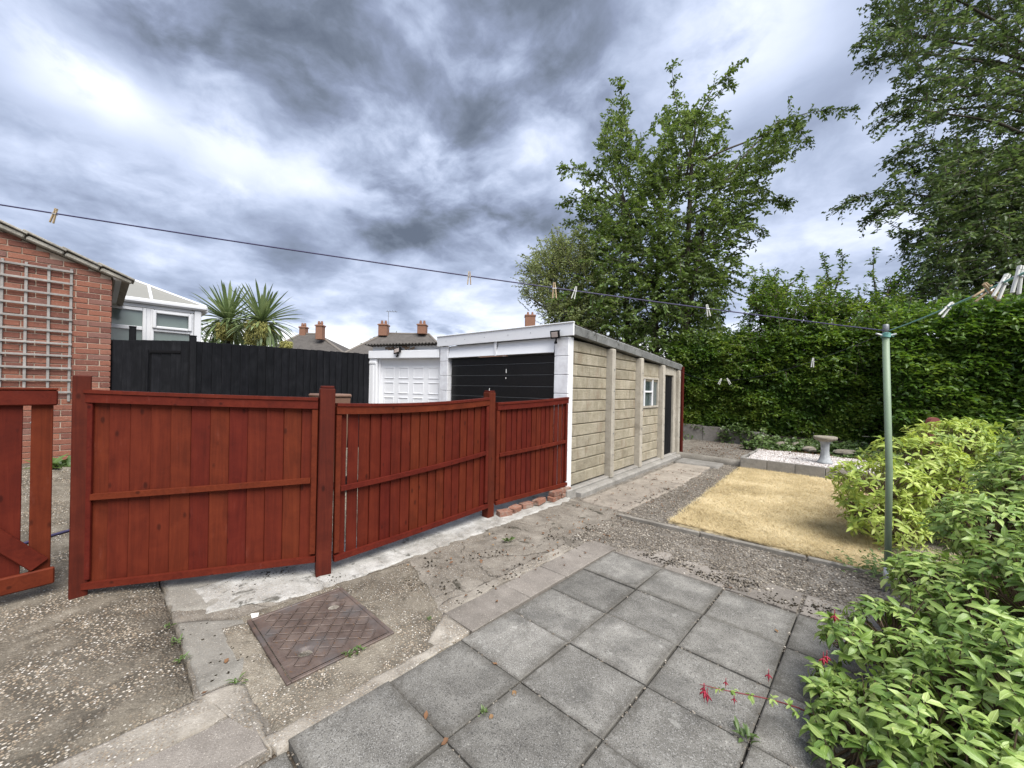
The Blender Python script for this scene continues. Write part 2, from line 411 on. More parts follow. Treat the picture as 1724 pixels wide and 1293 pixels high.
def f(n):
    co = n.vmath('ADD', n.wpos(), n.comb(n.math('MULTIPLY', n.rnd(), 9), 0, 0))
    k = n.noise(co, 5, 7, .66, .5); c = n.ramp(k, [(.3, (.104, .099, .088)), (.5, (.163, .156, .140)), (.72, (.245, .236, .213))])
    fine = n.noise(co, 210, 2, .5)
    c = n.mix(n.math('MULTIPLY', n.step(fine, .54, .66), .55), c, (.40, .395, .38))
    c = n.mix(n.math('MULTIPLY', n.step(n.noise(co, 150, 2, .5), .54, .66), .65), c, (.035, .034, .032))
    lich = n.step(n.noise(n.vmath('ADD', co, (4, 1, 8)), 9, 6, .68, .7), .615, .68)
    c = n.mix(n.math('MULTIPLY', lich, .55), c, (.32, .315, .29))
    c = n.mix(n.math('MULTIPLY', n.step(n.vor(co, 16, 'F1', 0), .10, .04), .6), c, (.42, .41, .37))
    dk = n.step(n.noise(n.vmath('ADD', co, (1, 6, 3)), 3.2, 5, .6), .52, .70)
    c = n.mix(n.math('MULTIPLY', dk, .45), c, (.052, .051, .048))
    lx, ly, lz = n.xyz(n.objco()); ed = n.math('MAXIMUM', n.math('ABSOLUTE', lx), n.math('ABSOLUTE', ly))
    ed = n.math('ADD', ed, n.math('MULTIPLY', n.math('SUBTRACT', n.noise(co, 16, 6, .7), .5), .16))
    c = n.mix(n.math('MULTIPLY', n.step(ed, .175, .235), .55), c, (.060, .054, .044))
    c = n.hsv(c, .5, 1.0, n.math('ADD', n.math('MULTIPLY', n.rnd(), .4), .82))
    return {'Base Color': c, 'Roughness': .82, 'Specular IOR Level': .3, 'Normal': n.bump(n.math('ADD', fine, n.math('MULTIPLY', k, .6)), .45, .004)}
M['slab'] = material('grey_paving', f)
M['slab_brown'] = stone('brown_paving', (0.131, 0.118, 0.103), (0.199, 0.179, 0.158), (0.285, 0.259, 0.228), .12, 130, .6, .3, .35, .1, off=61)

def wood(name, lo, mid, hi, axis='z', knots=.8, rough=.68, spec=.18, scale=1.0, bump=.25, fade=0.0):
    def f(n):
        st = {'z': (30, 30, 1.6), 'x': (1.6, 30, 30), 'y': (30, 1.6, 30), 'n': (26, 26, 26)}[axis]
        co = n.objco(rnd=31.0); g = n.noise(n.vmath('MULTIPLY', co, tuple(q * scale for q in st)), 1.0, 5, .6, 1.2)
        blot = n.noise(co, 4.5, 5, .65, .5)
        k = n.math('ADD', n.math('MULTIPLY', g, .45), n.math('MULTIPLY', blot, .55))
        c = n.ramp(k, [(.32, lo), (.5, mid), (.68, hi)])
        c = n.hsv(c, n.math('ADD', .494, n.math('MULTIPLY', n.rnd(), .012)), 1.0, n.math('ADD', n.math('MULTIPLY', n.rnd(), .24), .88))
        kn = n.vor(n.vmath('MULTIPLY', co, (9, 9, 4.5) if axis == 'z' else (4.5, 9, 9)), 1.0, 'F1', 0)
        c = n.mix(n.math('MULTIPLY', n.step(kn, .15, .06), knots), c, n.hsv(c, .5, 1.0, .35))
        if fade:
            fm = n.step(n.noise(n.vmath('MULTIPLY', co, (14, 14, 3)), 1.0, 6, .7), .60, .74)
            c = n.mix(n.math('MULTIPLY', fm, fade), c, n.hsv(c, .5, .8, 1.7))
        return {'Base Color': c, 'Roughness': n.math('ADD', rough - .1, n.math('MULTIPLY', blot, .25)), 'Specular IOR Level': spec,
                'Normal': n.bump(n.math('ADD', g, n.math('MULTIPLY', n.step(kn, .22, .05), .5)), bump, .004)}
    return material(name, f)
RED = ((.062, .0080, .0032), (.096, .0132, .0052), (.126, .0196, .0076))
M['red'] = wood('red_stained_board', *RED, 'z', fade=.25)
M['red_rail'] = wood('red_stained_rail', *RED, 'n', fade=.3)
M['red_post'] = wood('red_stained_post', (.046, .0072, .0038), (.076, .0118, .0058), (.106, .0185, .0085), 'z', fade=.3)
M['black'] = wood('black_stained_board', (.0032, .0034, .0045), (.0075, .008, .0100), (.016, .0165, .0195), 'z', knots=.3, rough=.6, spec=.16, bump=.7, fade=.5)
M['grey_wood'] = wood('weathered_lath', (.19, .18, .17), (.28, .265, .25), (.38, .365, .345), 'n', knots=.2)
M['peg'] = wood('peg_wood', (.30, .22, .13), (.42, .32, .2), (.52, .42, .29), 'n', knots=0)
M['peg_grey'] = plain('pale_peg_plastic', (.62, .62, .58), .5)
M['bark'] = wood('tree_bark', (.045, .038, .03), (.085, .072, .058), (.14, .12, .1), 'z', knots=.2, bump=.8)
M['stem'] = plain('shrub_stem', (.10, .065, .04), .7)
M['red_stem'] = plain('red_stem', (.16, .03, .035), .5)
M['white'] = plain('white_paint', (.76, .77, .79), .42, var=.05)
M['upvc'] = plain('white_upvc', (.62, .63, .65), .3, var=.02)
M['grey_poly'] = plain('polycarbonate', (.24, .235, .21), .45, var=.06)
M['tile'] = stone('verge_tile', (.19, .18, .155), (.32, .30, .26), (.44, .42, .37), .1, 80, .4, .4, .5, .3, off=71)
M['roof_far'] = stone('far_roof_tiles', (.062, .056, .052), (.088, .080, .073), (.12, .11, .10), 0, 60, .2, .4, .2, 0, off=73)
M['roof_ridge'] = plain('ridge_tile', (.17, .15, .13), .8)
M['far_brick'] = plain('far_brick', (.22, .11, .07), .85, var=.25, scale=4)
M['lead'] = plain('dull_metal', (.22, .23, .24), .5, .6)
M['black_metal'] = plain('black_metal', (.006, .006, .007), .6, spec=.15)
M['glassy'] = material('window_glass', lambda n: {'Base Color': (.13, .165, .155), 'Roughness': .08, 'Specular IOR Level': .8})  # grey-green reflections are put into the pane colour
M['lamp_glass'] = material('floodlight_glass', lambda n: {'Base Color': (.42, .36, .33), 'Roughness': .15})
M['glass_blue'] = material('garage_glass', lambda n: {'Base Color': n.ramp(n.noise(n.wpos(), 2.5, 2), [(.35, (.035, .05, .052)), (.7, (.12, .15, .155))]), 'Roughness': .12, 'Specular IOR Level': .7})
M['green_pole'] = plain('green_pole_paint', (.185, .25, .165), .5, var=.15)
M['galv'] = plain('galvanised_steel', (.45, .47, .48), .4, .5)
M['line_blue'] = plain('blue_line', (.035, .030, .085), .5)
M['line_green'] = plain('green_line', (.16, .38, .34), .5)
M['bin'] = plain('brown_bin_plastic', (.16, .09, .06), .5)
M['white_bit'] = plain('white_scrap', (.75, .75, .72), .6)
M['red_garden'] = plain('red_brown_paint', (.17, .045, .035), .6)
M['pot'] = plain('pale_stone_pot', (.42, .40, .36), .8)

def f(n):
    co = n.wpos(); k = n.noise(co, 9, 6, .65, .3)
    c = n.ramp(k, [(.3, (.075, .056, .048)), (.5, (.125, .095, .082)), (.7, (.180, .142, .122))])
    c = n.mix(n.math('MULTIPLY', n.step(n.noise(co, 4, 4), .50, .66), .6), c, (.12, .115, .115))
    c = n.mix(n.math('MULTIPLY', n.step(n.noise(co, 60, 3), .60, .70), .6), c, (.17, .095, .045))
    return {'Base Color': c, 'Roughness': .55, 'Metallic': .25, 'Specular IOR Level': .4, 'Normal': n.bump(n.noise(co, 150, 3), .25, .003)}
M['iron'] = material('rusty_cast_iron', f)

def f(n):
    co = n.objco(rnd=19.0); k = n.noise(co, 14, 5, .6); r = n.rnd()
    c = n.ramp(r, [(0, (.150, .064, .050)), (.35, (.225, .092, .064)), (.7, (.280, .118, .078)), (1, (.185, .098, .082))])
    c = n.mix(n.math('MULTIPLY', n.step(k, .52, .70), .6), c, n.hsv(c, .5, .9, .6))
    c = n.mix(n.math('MULTIPLY', n.step(n.noise(co, 60, 3), .58, .7), .45), c, (.36, .22, .16))
    return {'Base Color': c, 'Roughness': .85, 'Specular IOR Level': .2, 'Normal': n.bump(n.noise(n.vmath('MULTIPLY', co, (1, 1, 2.5)), 60, 4, .65), .7, .006)}
M['brick'] = material('red_facing_brick', f)
def f(n):
    co = n.objco(rnd=19.0); k = n.noise(co, 14, 5, .6)
    c = n.ramp(n.rnd(), [(0, (.20, .10, .075)), (.5, (.26, .125, .085)), (1, (.21, .12, .095))])
    c = n.mix(n.math('MULTIPLY', n.step(n.noise(co, 11, 6, .65), .46, .66), .75), c, (.27, .235, .20))
    c = n.mix(n.math('MULTIPLY', n.step(k, .54, .68), .6), c, (.085, .06, .05))
    return {'Base Color': c, 'Roughness': .9, 'Specular IOR Level': .2, 'Normal': n.bump(n.noise(co, 50, 4, .65), .8, .008)}
M['loose'] = material('dusty_brick', f)
M['brick_mortar'] = stone('brick_mortar', (.30, .23, .17), (.42, .34, .27), (.52, .44, .36), 0, 80, .4, .2, .5, 0, off=81)

def f(n):
    co = n.objco(rnd=23.0); big = n.noise(co, 3.5, 6, .62, .3)
    c = n.ramp(big, [(.3, (.31, .275, .20)), (.5, (.43, .385, .29)), (.7, (.53, .48, .38))])
    c = n.mix(n.math('MULTIPLY', n.step(n.noise(n.vmath('MULTIPLY', co, (4, 4, 1.2)), 1.6, 5), .52, .68), .35), c, (.28, .185, .125))
    h = n.noise(n.vmath('MULTIPLY', co, (1, 1, 1.5)), 38, 4, .7, .8)
    c = n.mix(n.math('MULTIPLY', n.step(n.noise(co, 70, 3), .54, .66), .6), c, n.hsv(c, .5, 1, .45))
    c = n.hsv(c, .5, 1.0, n.math('ADD', n.math('MULTIPLY', n.rnd(), .22), .89))
    return {'Base Color': c, 'Roughness': .9, 'Specular IOR Level': .2, 'Normal': n.bump(h, 1.0, .035)}
M['block'] = material('rockface_block', f)
M['post_conc'] = stone('garage_post_concrete', (.27, .245, .20), (.38, .35, .295), (.48, .45, .39), .1, 100, .4, .35, .3, 0, off=85)
M['roof_edge'] = stone('mossy_roof_edge', (.07, .07, .066), (.20, .205, .20), (.34, .345, .335), 0, 60, .5, .5, .8, .9, off=87)
M['blockwhite'] = material('painted_block', lambda n: {'Base Color': n.ramp(n.noise(n.objco(rnd=5.0), 9, 5, .6), [(.3, (.66, .66, .68)), (.6, (.80, .81, .83))]), 'Roughness': .6,
                                                        'Normal': n.bump(n.noise(n.objco(rnd=5.0), 34, 4, .65), .5, .012)})
M['tarp'] = plain('broken_board', (.16, .11, .075), .9)
M['door_black'] = material('black_garage_door', lambda n: {'Base Color': n.ramp(n.noise(n.wpos(), 30, 4), [(.4, (.005, .005, .0055)), (.75, (.011, .011, .012))]), 'Roughness': .42, 'Specular IOR Level': .35})

def leafmat(name, stops, trans=.35, rough=.42, spec=.45, patch=.5, hue=0.0, vein=0.0, tint=None):
    """stops colour single leaves; patches vary whole branches"""
    m = bpy.data.materials.new(name); m.use_nodes = True; n = N(m.node_tree)
    b = m.node_tree.nodes['Principled BSDF']; out = m.node_tree.nodes['Material Output']
    r = n.math('FRACT', n.math('ADD', n.island(), n.math('MULTIPLY', n.rnd(), 7.13))); pt = n.noise(n.wpos(), 1.6, 3, .5)
    k = n.math('ADD', n.math('MULTIPLY', r, 1 - patch), n.math('MULTIPLY', n.step(pt, .3, .7), patch))
    c = n.ramp(k, stops)
    if tint:
        c = n.mix(n.math('MULTIPLY', n.step(n.noise(n.vmath('ADD', n.wpos(), (3, 1, 0)), tint[1], 6, .68, .5), tint[2], tint[3]), tint[4]), c, tint[0])
    if vein:
        ux, uy, _ = n.xyz(n.new('ShaderNodeUVMap').outputs[0]); da = n.math('ABSOLUTE', n.math('SUBTRACT', ux, .5))
        sv = n.math('ABSOLUTE', n.math('SUBTRACT', n.math('FRACT', n.math('SUBTRACT', n.math('MULTIPLY', uy, 7.0), n.math('MULTIPLY', da, 3.2))), .5))
        vm = n.math('MAXIMUM', n.step(da, .07, .02), n.math('MULTIPLY', n.step(sv, .12, .03), .45))
        c = n.mix(n.math('MULTIPLY', vm, vein), c, n.hsv(c, .49, .75, 1.7))
        c = n.mix(n.math('MULTIPLY', n.step(n.noise(n.wpos(), 55, 4, .6), .56, .72), .5), c, n.hsv(c, .5, 1.0, .6))
        c = n.mix(n.step(n.noise(n.wpos(), 9, 3, .6), .67, .72), c, n.hsv(c, .46, .9, 1.15))
        n.put(b.inputs['Normal'], n.bump(n.math('SUBTRACT', 1, vm), .25, .002))
    n.put(b.inputs['Base Color'], c); b.inputs['Roughness'].default_value = rough; b.inputs['Specular IOR Level'].default_value = spec
    t = n.new('ShaderNodeBsdfTranslucent'); n.put(t.inputs[0], n.hsv(c, .485, 1.1, 1.5))
    mx = n.new('ShaderNodeMixShader'); mx.inputs[0].default_value = trans
    n.put(mx.inputs[1], b.outputs[0]); n.put(mx.inputs[2], t.outputs[0]); n.put(out.inputs[0], mx.outputs[0])
    return m
M['leaf_tree'] = leafmat('tree_leaf', [(0, (.052, .092, .020)), (.5, (.108, .172, .042)), (1, (.20, .27, .085))])
M['leaf_right'] = leafmat('large_tree_leaf', [(0, (.042, .074, .024)), (.5, (.082, .132, .042)), (1, (.145, .20, .07))], .38)
M['leaf_light'] = leafmat('pale_bush_leaf', [(0, (.14, .18, .062)), (.5, (.215, .265, .095)), (1, (.29, .34, .14))])
M['leaf_hedge'] = leafmat('hedge_leaf', [(0, (.040, .095, .016)), (.45, (.092, .175, .028)), (.8, (.180, .270, .046)), (1, (.29, .37, .085))], .35, .38)
M['leaf_hedge2'] = leafmat('bright_hedge_leaf', [(0, (.040, .095, .016)), (.45, (.098, .190, .030)), (1, (.205, .310, .060))], .35, .38)
M['leaf_ivy'] = leafmat('ivy_leaf', [(0, (.045, .080, .024)), (.5, (.09, .145, .042)), (1, (.18, .24, .09))], .2, .35)
M['leaf_shrub'] = leafmat('yellow_shrub_leaf', [(0, (.13, .21, .040)), (.3, (.27, .37, .065)), (.7, (.42, .52, .11)), (1, (.57, .62, .21))], .3, .4, .4, .35, .3, .5)
M['leaf_bush'] = leafmat('green_bush_leaf', [(0, (.075, .145, .028)), (.5, (.20, .315, .064)), (1, (.42, .52, .165))], .22, .34, .45, .25, .3, .55)
M['leaf_palm'] = leafmat('cordyline_leaf', [(0, (.08, .12, .05)), (.5, (.165, .225, .095)), (1, (.29, .35, .18))], .2, .4, .4, .2, .6)
M['palm_flower'] = leafmat('palm_flower', [(0, (.20, .20, .045)), (1, (.38, .36, .12))], .1, .7)
M['leaf_weed'] = leafmat('weed_leaf', [(0, (.065, .115, .03)), (1, (.15, .22, .075))], .3)
M['leaf_dead'] = leafmat('dead_leaf', [(0, (.075, .038, .02)), (.6, (.17, .085, .04)), (1, (.30, .20, .09))], .05, .8)
M['flower'] = leafmat('fuchsia_flower', [(0, (.22, .012, .03)), (1, (.42, .03, .06))], .2)
M['flower_white'] = leafmat('white_flower', [(0, (.66, .66, .66)), (1, (.8, .8, .82))], .3)
M['straw'] = leafmat('straw_grass', [(0, (.24, .18, .09)), (.25, (.46, .37, .20)), (.75, (.64, .54, .33)), (1, (.78, .70, .49))], .15, .75, .2, .6, tint=((.20, .165, .075), 2.6, .57, .72, .5))
M['chip'] = leafmat('soil_chips', [(0, (0.069, 0.057, 0.045)), (.45, (0.192, 0.166, 0.135)), (.85, (0.351, 0.313, 0.260)), (1, (0.663, 0.624, 0.557))], 0, .9, .2, .2)
M['gravel'] = leafmat('white_gravel', [(0, (.20, .15, .13)), (.25, (.38, .33, .305)), (.6, (.56, .53, .51)), (1, (.74, .73, .72))], 0, .7, .3, .1)
M['moss'] = leafmat('dark_moss', [(0, (.016, .014, .010)), (.7, (.036, .030, .020)), (1, (.07, .055, .03))], 0, .95, .1)
M['lawn_base'] = stone('parched_turf', (0.301, 0.239, 0.138), (0.487, 0.405, 0.246), (0.612, 0.519, 0.340), 0, 60, .6, .25, 1.0, 0, off=91)
# ------------------------------------------------------------------ ground
def grid(name, x0, x1, y0, y1, nx, ny, zf, mat, kind='structure'):
    xs = np.linspace(x0, x1, nx + 1); ys = np.linspace(y0, y1, ny + 1)
    V = np.array([(x, y, zf(x, y)) for y in ys for x in xs])
    i = np.arange(ny)[:, None] * (nx + 1) + np.arange(nx)[None]; i = i.ravel()
    Fc = np.stack([i, i + 1, i + nx + 2, i + nx + 1], 1)
    return np_mesh(name, V, Fc, mat, None, True, kind)
far = MB()
ring = [(-420, -420), (420, -420), (420, 420), (-420, 420)]
far.add([(x, y, -.14) for x, y in ring], [(0, 1, 2, 3)])
far.build('ground', M['earth'], kind='structure')

def pad(name, c, nx, ny, z, thick, mat, jit=.012, amp=.004, parent=None, seed=0.0, kind='structure'):
    """cast concrete pad: four corners (anticlockwise), ragged edges, slight swell, real thickness; z may be a function"""
    c = [Vector((p[0], p[1], 0)) for p in c]; V = []; top = []
    zf = z if callable(z) else (lambda x, y: z)
    for j in range(ny + 1):
        for i in range(nx + 1):
            a, b = i / nx, j / ny
            p = c[0] * (1 - a) * (1 - b) + c[1] * a * (1 - b) + c[2] * a * b + c[3] * (1 - a) * b
            edge = i in (0, nx) or j in (0, ny)
            if edge:
                p = p + Vector((nz(p.x, p.y, 6, seed) + .5 * nz(p.x, p.y, 19, seed), nz(p.x, p.y, 6, seed + 5) + .5 * nz(p.x, p.y, 19, seed + 7), 0)) * jit
            zz = zf(p.x, p.y) + amp * nz(p.x, p.y, 2.3, seed) + amp * .5 * nz(p.x, p.y, 9, seed) - (.006 if edge else 0)
            V.append((p.x, p.y, zz))
    Fc = [(j * (nx + 1) + i, j * (nx + 1) + i + 1, (j + 1) * (nx + 1) + i + 1, (j + 1) * (nx + 1) + i) for j in range(ny) for i in range(nx)]
    loop = [i for i in range(nx + 1)] + [j * (nx + 1) + nx for j in range(1, ny + 1)] + [ny * (nx + 1) + i for i in range(nx - 1, -1, -1)] + [j * (nx + 1) for j in range(ny - 1, 0, -1)]
    k = len(V)
    V += [(V[i][0], V[i][1], V[i][2] - thick) for i in loop]
    m = len(loop); Fc += [(loop[(q + 1) % m], loop[q], k + q, k + (q + 1) % m) for q in range(m)]
    mb = MB(); mb.add(V, Fc); return mb.build(name, mat, parent, True, kind)

# soil under the joints, and the open strip between patio, path and lawn
def soil_z(x, y):
    z = -.022 + .012 * nz(x, y, 1.7) + .008 * nz(x, y, 6) + .006 * nz(x, y, 17)
    if y < 1.8: z -= .03
    elif y < 3.1 and x > -.95: z += .014
    if x < -.72 and y > 7.75: z += .10 * min((y - 7.75) / .05, 1) + .05 * max(0, y - 8)
    if y > 9.0 and x > -.8: z += .32 * min((y - 9.0) / .9, 1)
    if x > 1.4 and y > 2.6: z += .05
    return z
grid('soil_strip', -2.6, 7.0, -4.0, 12.5, 150, 240, soil_z, M['soil'])

# drive of exposed aggregate: foreground left, and beyond the gate up to the brick house
pad('driveway', [(-13, -9), (-1.005, -9), (-1.03, -1.165), (-13, -1.165)], 60, 40, lambda x, y: gz(x, y), .10, M['drive'], .012, .006, seed=1)
pad('driveway', [(-13, -1.15), (-2.68, -1.15), (-2.45, 3.0), (-13, 3.0)], 50, 22, lambda x, y: gz(x, y) - .004, .10, M['drive'], .012, .006, seed=2)
# one old concrete sheet along the fence, later patches cast over it
CP = pad('concrete_path', [(-2.66, -1.15), (-.476, -1.15), (-.80, 3.02), (-2.46, 3.06)], 60, 110, -.006, .10, M['tan'], .02, .004, seed=3)
def patch(c, nx, ny, z, mat, jit, sd): return pad('concrete_patch', c, nx, ny, z, .03, M[mat], jit, .003, CP, sd, 'structure')
patch([(-2.66, -1.145), (-2.05, -1.145), (-1.80, -.86), (-2.44, -.30)], 24, 24, -.001, 'grey_conc', .035, 30)
patch([(-2.28, -1.00), (-1.86, -.985), (-1.60, -.34), (-2.40, -.26)], 40, 40, .002, 'white_conc', .05, 4)
patch([(-2.46, -.28), (-1.63, -.33), (-1.74, 3.06), (-2.46, 3.06)], 26, 100, .001, 'white_conc', .06, 31)
patch([(-1.855, -1.140), (-1.04, -1.140), (-1.06, -.955), (-1.60, -.80)], 26, 14, .001, 'grey_conc', .018, 5)
patch([(-1.045, -1.0), (-.478, -.945), (-.478, -.03), (-.805, .10)], 26, 40, .001, 'apron', .022, 6)
patch([(-1.66, -.262), (-.79, -.262), (-.78, .10), (-1.60, .36)], 34, 18, .003, 'apron', .03, 7)
patch([(-1.66, -.86), (-1.552, -.86), (-1.552, -.25), (-1.64, -.25)], 8, 30, .002, 'apron', .012, 8)
patch([(-1.60, -.96), (-1.03, -.985), (-.80, -.84), (-1.56, -.832)], 26, 10, .003, 'apron', .018, 9)
patch([(-.555, -.98), (-.470, -.98), (-.470, -.05), (-.545, -.02)], 10, 50, .004, 'mortar', .035, 12)
patch([(-.60, -.14), (-.476, -.12), (-.50, .10), (-.77, .10)], 10, 8, .006, 'mortar', .02, 32)
patch([(-.87, .09), (-.775, .09), (-.77, 1.65), (-.90, 1.65)], 8, 70, .000, 'mortar', .035, 33)
pad('mortar_strip', [(-1.0, -9), (-.803, -9), (-.80, -1.005), (-1.02, -1.005)], 10, 160, .000, .09, M['mortar'], .02, .004, None, 13, 'structure')
pad('mortar_strip', [(-1.04, -1.16), (-.80, -1.08), (-.48, -.985), (-1.02, -.96)], 16, 8, .001, .09, M['mortar'], .02, .004, None, 34, 'structure')
# path along the garage: two long pads, broken edge on the lawn side
pad('concrete_pad', [(-1.66, 3.10), (-.98, 3.02), (-1.00, 5.1), (-1.72, 5.1)], 18, 40, -.006, .09, M['pathc'], .05, .008, CP, 15, None)
pad('concrete_pad', [(-1.73, 5.12), (-1.02, 5.12), (-1.16, 7.25), (-1.84, 7.3)], 18, 40, -.002, .09, M['pathc'], .05, .008, CP, 16, None)
pad('concrete_pad', [(-1.86, 6.98), (-1.0, 7.02), (-1.02, 7.50), (-1.90, 7.56)], 12, 8, .035, .06, M['kerb'], .012, .003, CP, 17, None)
# low step across the end of the path
stp = pad('garden_step', [(-2.16, 7.78), (-.74, 7.66), (-.74, 7.90), (-2.18, 8.02)], 20, 5, .092, .12, M['step'], .012, .004, None, 18, 'structure')

# ------------------------------------------------------------------ patio, every slab its own piece
bed = MB(); bed.box((.90, -.6, -.065), (3.6, 6.0, .06))
patio = bed.build('patio', M['dark_soil'], None, kind='structure')
def slab(x0, x1, y0, y1, z=0.0, mat='slab', tilt=(0, 0), drop=None):
    g = .0037; cs = [(x0 + g, y0 + g), (x1 - g, y0 + g), (x1 - g, y1 - g), (x0 + g, y1 - g)]
    cs = [(a + random.uniform(-.003, .003), b + random.uniform(-.003, .003)) for a, b in cs]
    cx, cy = (x0 + x1) / 2, (y0 + y1) / 2
    vs = []
    for ins, zz in ((.0, -.045), (.0, -.005), (.006, 0.0)):
        for a, b in cs:
            aa = a + (ins if a < cx else -ins); bb = b + (ins if b < cy else -ins)
            vs.append((aa - cx, bb - cy, zz + (aa - cx) * tilt[0] + (bb - cy) * tilt[1]))
    fs = [(8, 9, 10, 11), (3, 2, 1, 0)]
    for l in (0, 4):
        for k in range(4): fs.append((l + k, l + (k + 1) % 4, l + 4 + (k + 1) % 4, l + 4 + k))
    mb = MB(); mb.add(vs, fs)
    return put('paving_slab', mb.mesh('paving_slab', M[mat]), patio, (cx, cy, z + .006))
xs = [-.472, 0.0, .474, .934, 1.40, 1.87, 2.34]
ys = [-3.2, -2.75, -2.30, -1.84, -1.38, -.935, -.468, 0.0, .435, .870, 1.312, 1.80]
for i in range(len(xs) - 1):
    for j in range(len(ys) - 1):
        z = random.uniform(-.004, .004)
        if xs[i] < -.1 and abs(ys[j] + 1.38) < .01: z -= .030
        if xs[i] < -.1 and ys[j] < -1.5: z -= .02
        if xs[i] < -.1 and abs(ys[j] + .935) < .01: z += .010
        y0, y1 = ys[j], ys[j + 1]
        off = .03 * (i - 1) * (1 if j >= 9 else .0) if i >= 1 else 0
        y1_ = y1 + (.02 if j == 9 and i in (2,) else 0)
        slab(xs[i], xs[i + 1], y0, y1, z, 'slab', (random.uniform(-.006, .006), random.uniform(-.006, .006)))
for y0, y1 in ((0.10, .655), (.655, 1.10), (1.10, 1.62), (1.62, 1.92)):
    slab(-.765, -.487, y0, y1, random.uniform(-.003, .002), 'slab_brown', (random.uniform(-.01, .01), 0))
for y0, y1 in ((-1.46, -1.0), (-1.93, -1.465), (-2.4, -1.935), (-2.86, -2.405)):
    slab(-.795, -.487, y0, y1, -.004, 'slab_brown', (.01, random.uniform(-.01, .01)))
# part-buried flags past the last row
for x0, x1 in ((-.47, -.02), (.0, .46), (.474, .93), (.94, 1.40)):
    slab(x0, x1, 1.83, 2.20, -.010, 'slab_brown', (0, -.02))

# ------------------------------------------------------------------ manhole cover
MX0, MX1, MY0, MY1 = -1.545, -.815, -.825, -.258
mh = thing('manhole_cover', ((MX0 + MX1) / 2, (MY0 + MY1) / 2, 0), 'rusty brown iron inspection cover with a diamond tread and two key recesses', 'manhole cover')
fr = MB()
fw = .022
for (a, b, c_, d_) in ((MX0 - .012, MX1 + .012, MY0 - .012, MY0 + fw - .012), (MX0 - .012, MX1 + .012, MY1 - fw + .012, MY1 + .012)):
    fr.box(((a + b) / 2, (c_ + d_) / 2, -.012), (b - a, d_ - c_, .05), ch=.003)
for (a, b) in ((MX0 - .012, MX0 + fw - .012), (MX1 - fw + .012, MX1 + .012)):
    fr.box(((a + b) / 2, (MY0 + MY1) / 2, -.012), (b - a, MY1 - MY0 - .021, .05), ch=.003)
fr.build('cover_frame', M['iron'], mh)
keys = [(MX0 + .20, MY1 - .13), (MX1 - .18, MY0 + .14)]
nx, ny = 74, 58; V = []
px0, px1, py0, py1 = MX0 + .014, MX1 - .014, MY0 + .014, MY1 - .014
def key_d(x, y): return min(math.hypot(x - a, (y - b)) for a, b in keys)
for j in range(ny + 1):
    for i in range(nx + 1):
        x = px0 + (px1 - px0) * i / nx; y = py0 + (py1 - py0) * j / ny
        kd = key_d(x, y); z = .012 - (.034 * (1 - min(max((kd - .030) / .014, 0), 1)) if kd < .044 else 0)
        V.append((x, y, z))
Fc = [(j * (nx + 1) + i, j * (nx + 1) + i + 1, (j + 1) * (nx + 1) + i + 1, (j + 1) * (nx + 1) + i) for j in range(ny) for i in range(nx)]
np_mesh('cover_plate', np.array(V), np.array(Fc), M['iron'], mh, True)
rb = MB(); P0 = .098
for s in (1, -1):
    t = Vector((math.cos(R(45 * s + 4)), math.sin(R(45 * s + 4)), 0)); m_ = Vector((-t.y, t.x, 0)); c0 = Vector(((MX0 + MX1) / 2, (MY0 + MY1) / 2, .0155))
    for a in range(-7, 8):
        for b in range(-7, 8):
            mid = c0 + m_ * (a * P0 * .72) + t * ((b + .5) * P0 * .72)
            L = P0 * .72 - .012
            e0, e1 = mid - t * L / 2, mid + t * L / 2
            if all(px0 + .012 < e.x < px1 - .012 and py0 + .012 < e.y < py1 - .012 and key_d(e.x, e.y) > .052 for e in (e0, e1, mid)):
                rb.bar(e0, e1, .0065, .010, ch=.002)
rb.build('tread_ribs', M['iron'], mh, kind='stuff')

# ------------------------------------------------------------------ lawn
def lawn_z(x, y): return .018 + .010 * nz(x, y, 1.4, 3) + .004 * nz(x, y, 7, 3)
pad('lawn', [(-.40, 3.03), (2.9, 3.10), (3.4, 7.44), (-.70, 7.42)], 60, 60, lawn_z, .06, M['lawn_base'], .07, .002, seed=20)
nb = 100000
u = rng.random(nb); v = rng.random(nb) ** 1.25
x = -.42 + (2.6 + .35 * v) * u - .29 * v * (1 - u) - .06 * (rng.random(nb) < .06) * rng.random(nb); y = 3.02 + 4.38 * v
edge = (np.array([nz(a, b, 5, 9) for a, b in zip(x, y)]) * .05)
z = np.array([lawn_z(a, b) for a, b in zip(x, y)])
hd = rng.random(nb) * 2 * np.pi; lean = .30 + .6 * rng.random(nb)
D = np.stack([np.cos(hd), np.sin(hd), .15 + lean * .55], 1)
ln = .025 + .035 * rng.random(nb)
V = np.stack([np.stack([x - np.sin(hd) * .0022, y + np.cos(hd) * .0022, z], 1), np.stack([x + np.sin(hd) * .0022, y - np.cos(hd) * .0022, z], 1),
              np.stack([x, y, z], 1) + D * ln[:, None]], 1).reshape(-1, 3)
gr = np_mesh('dry_grass', V, np.arange(nb * 3).reshape(-1, 3), M['straw'], None, False, 'stuff')
props(gr, 'parched straw coloured grass covering the lawn', 'grass')

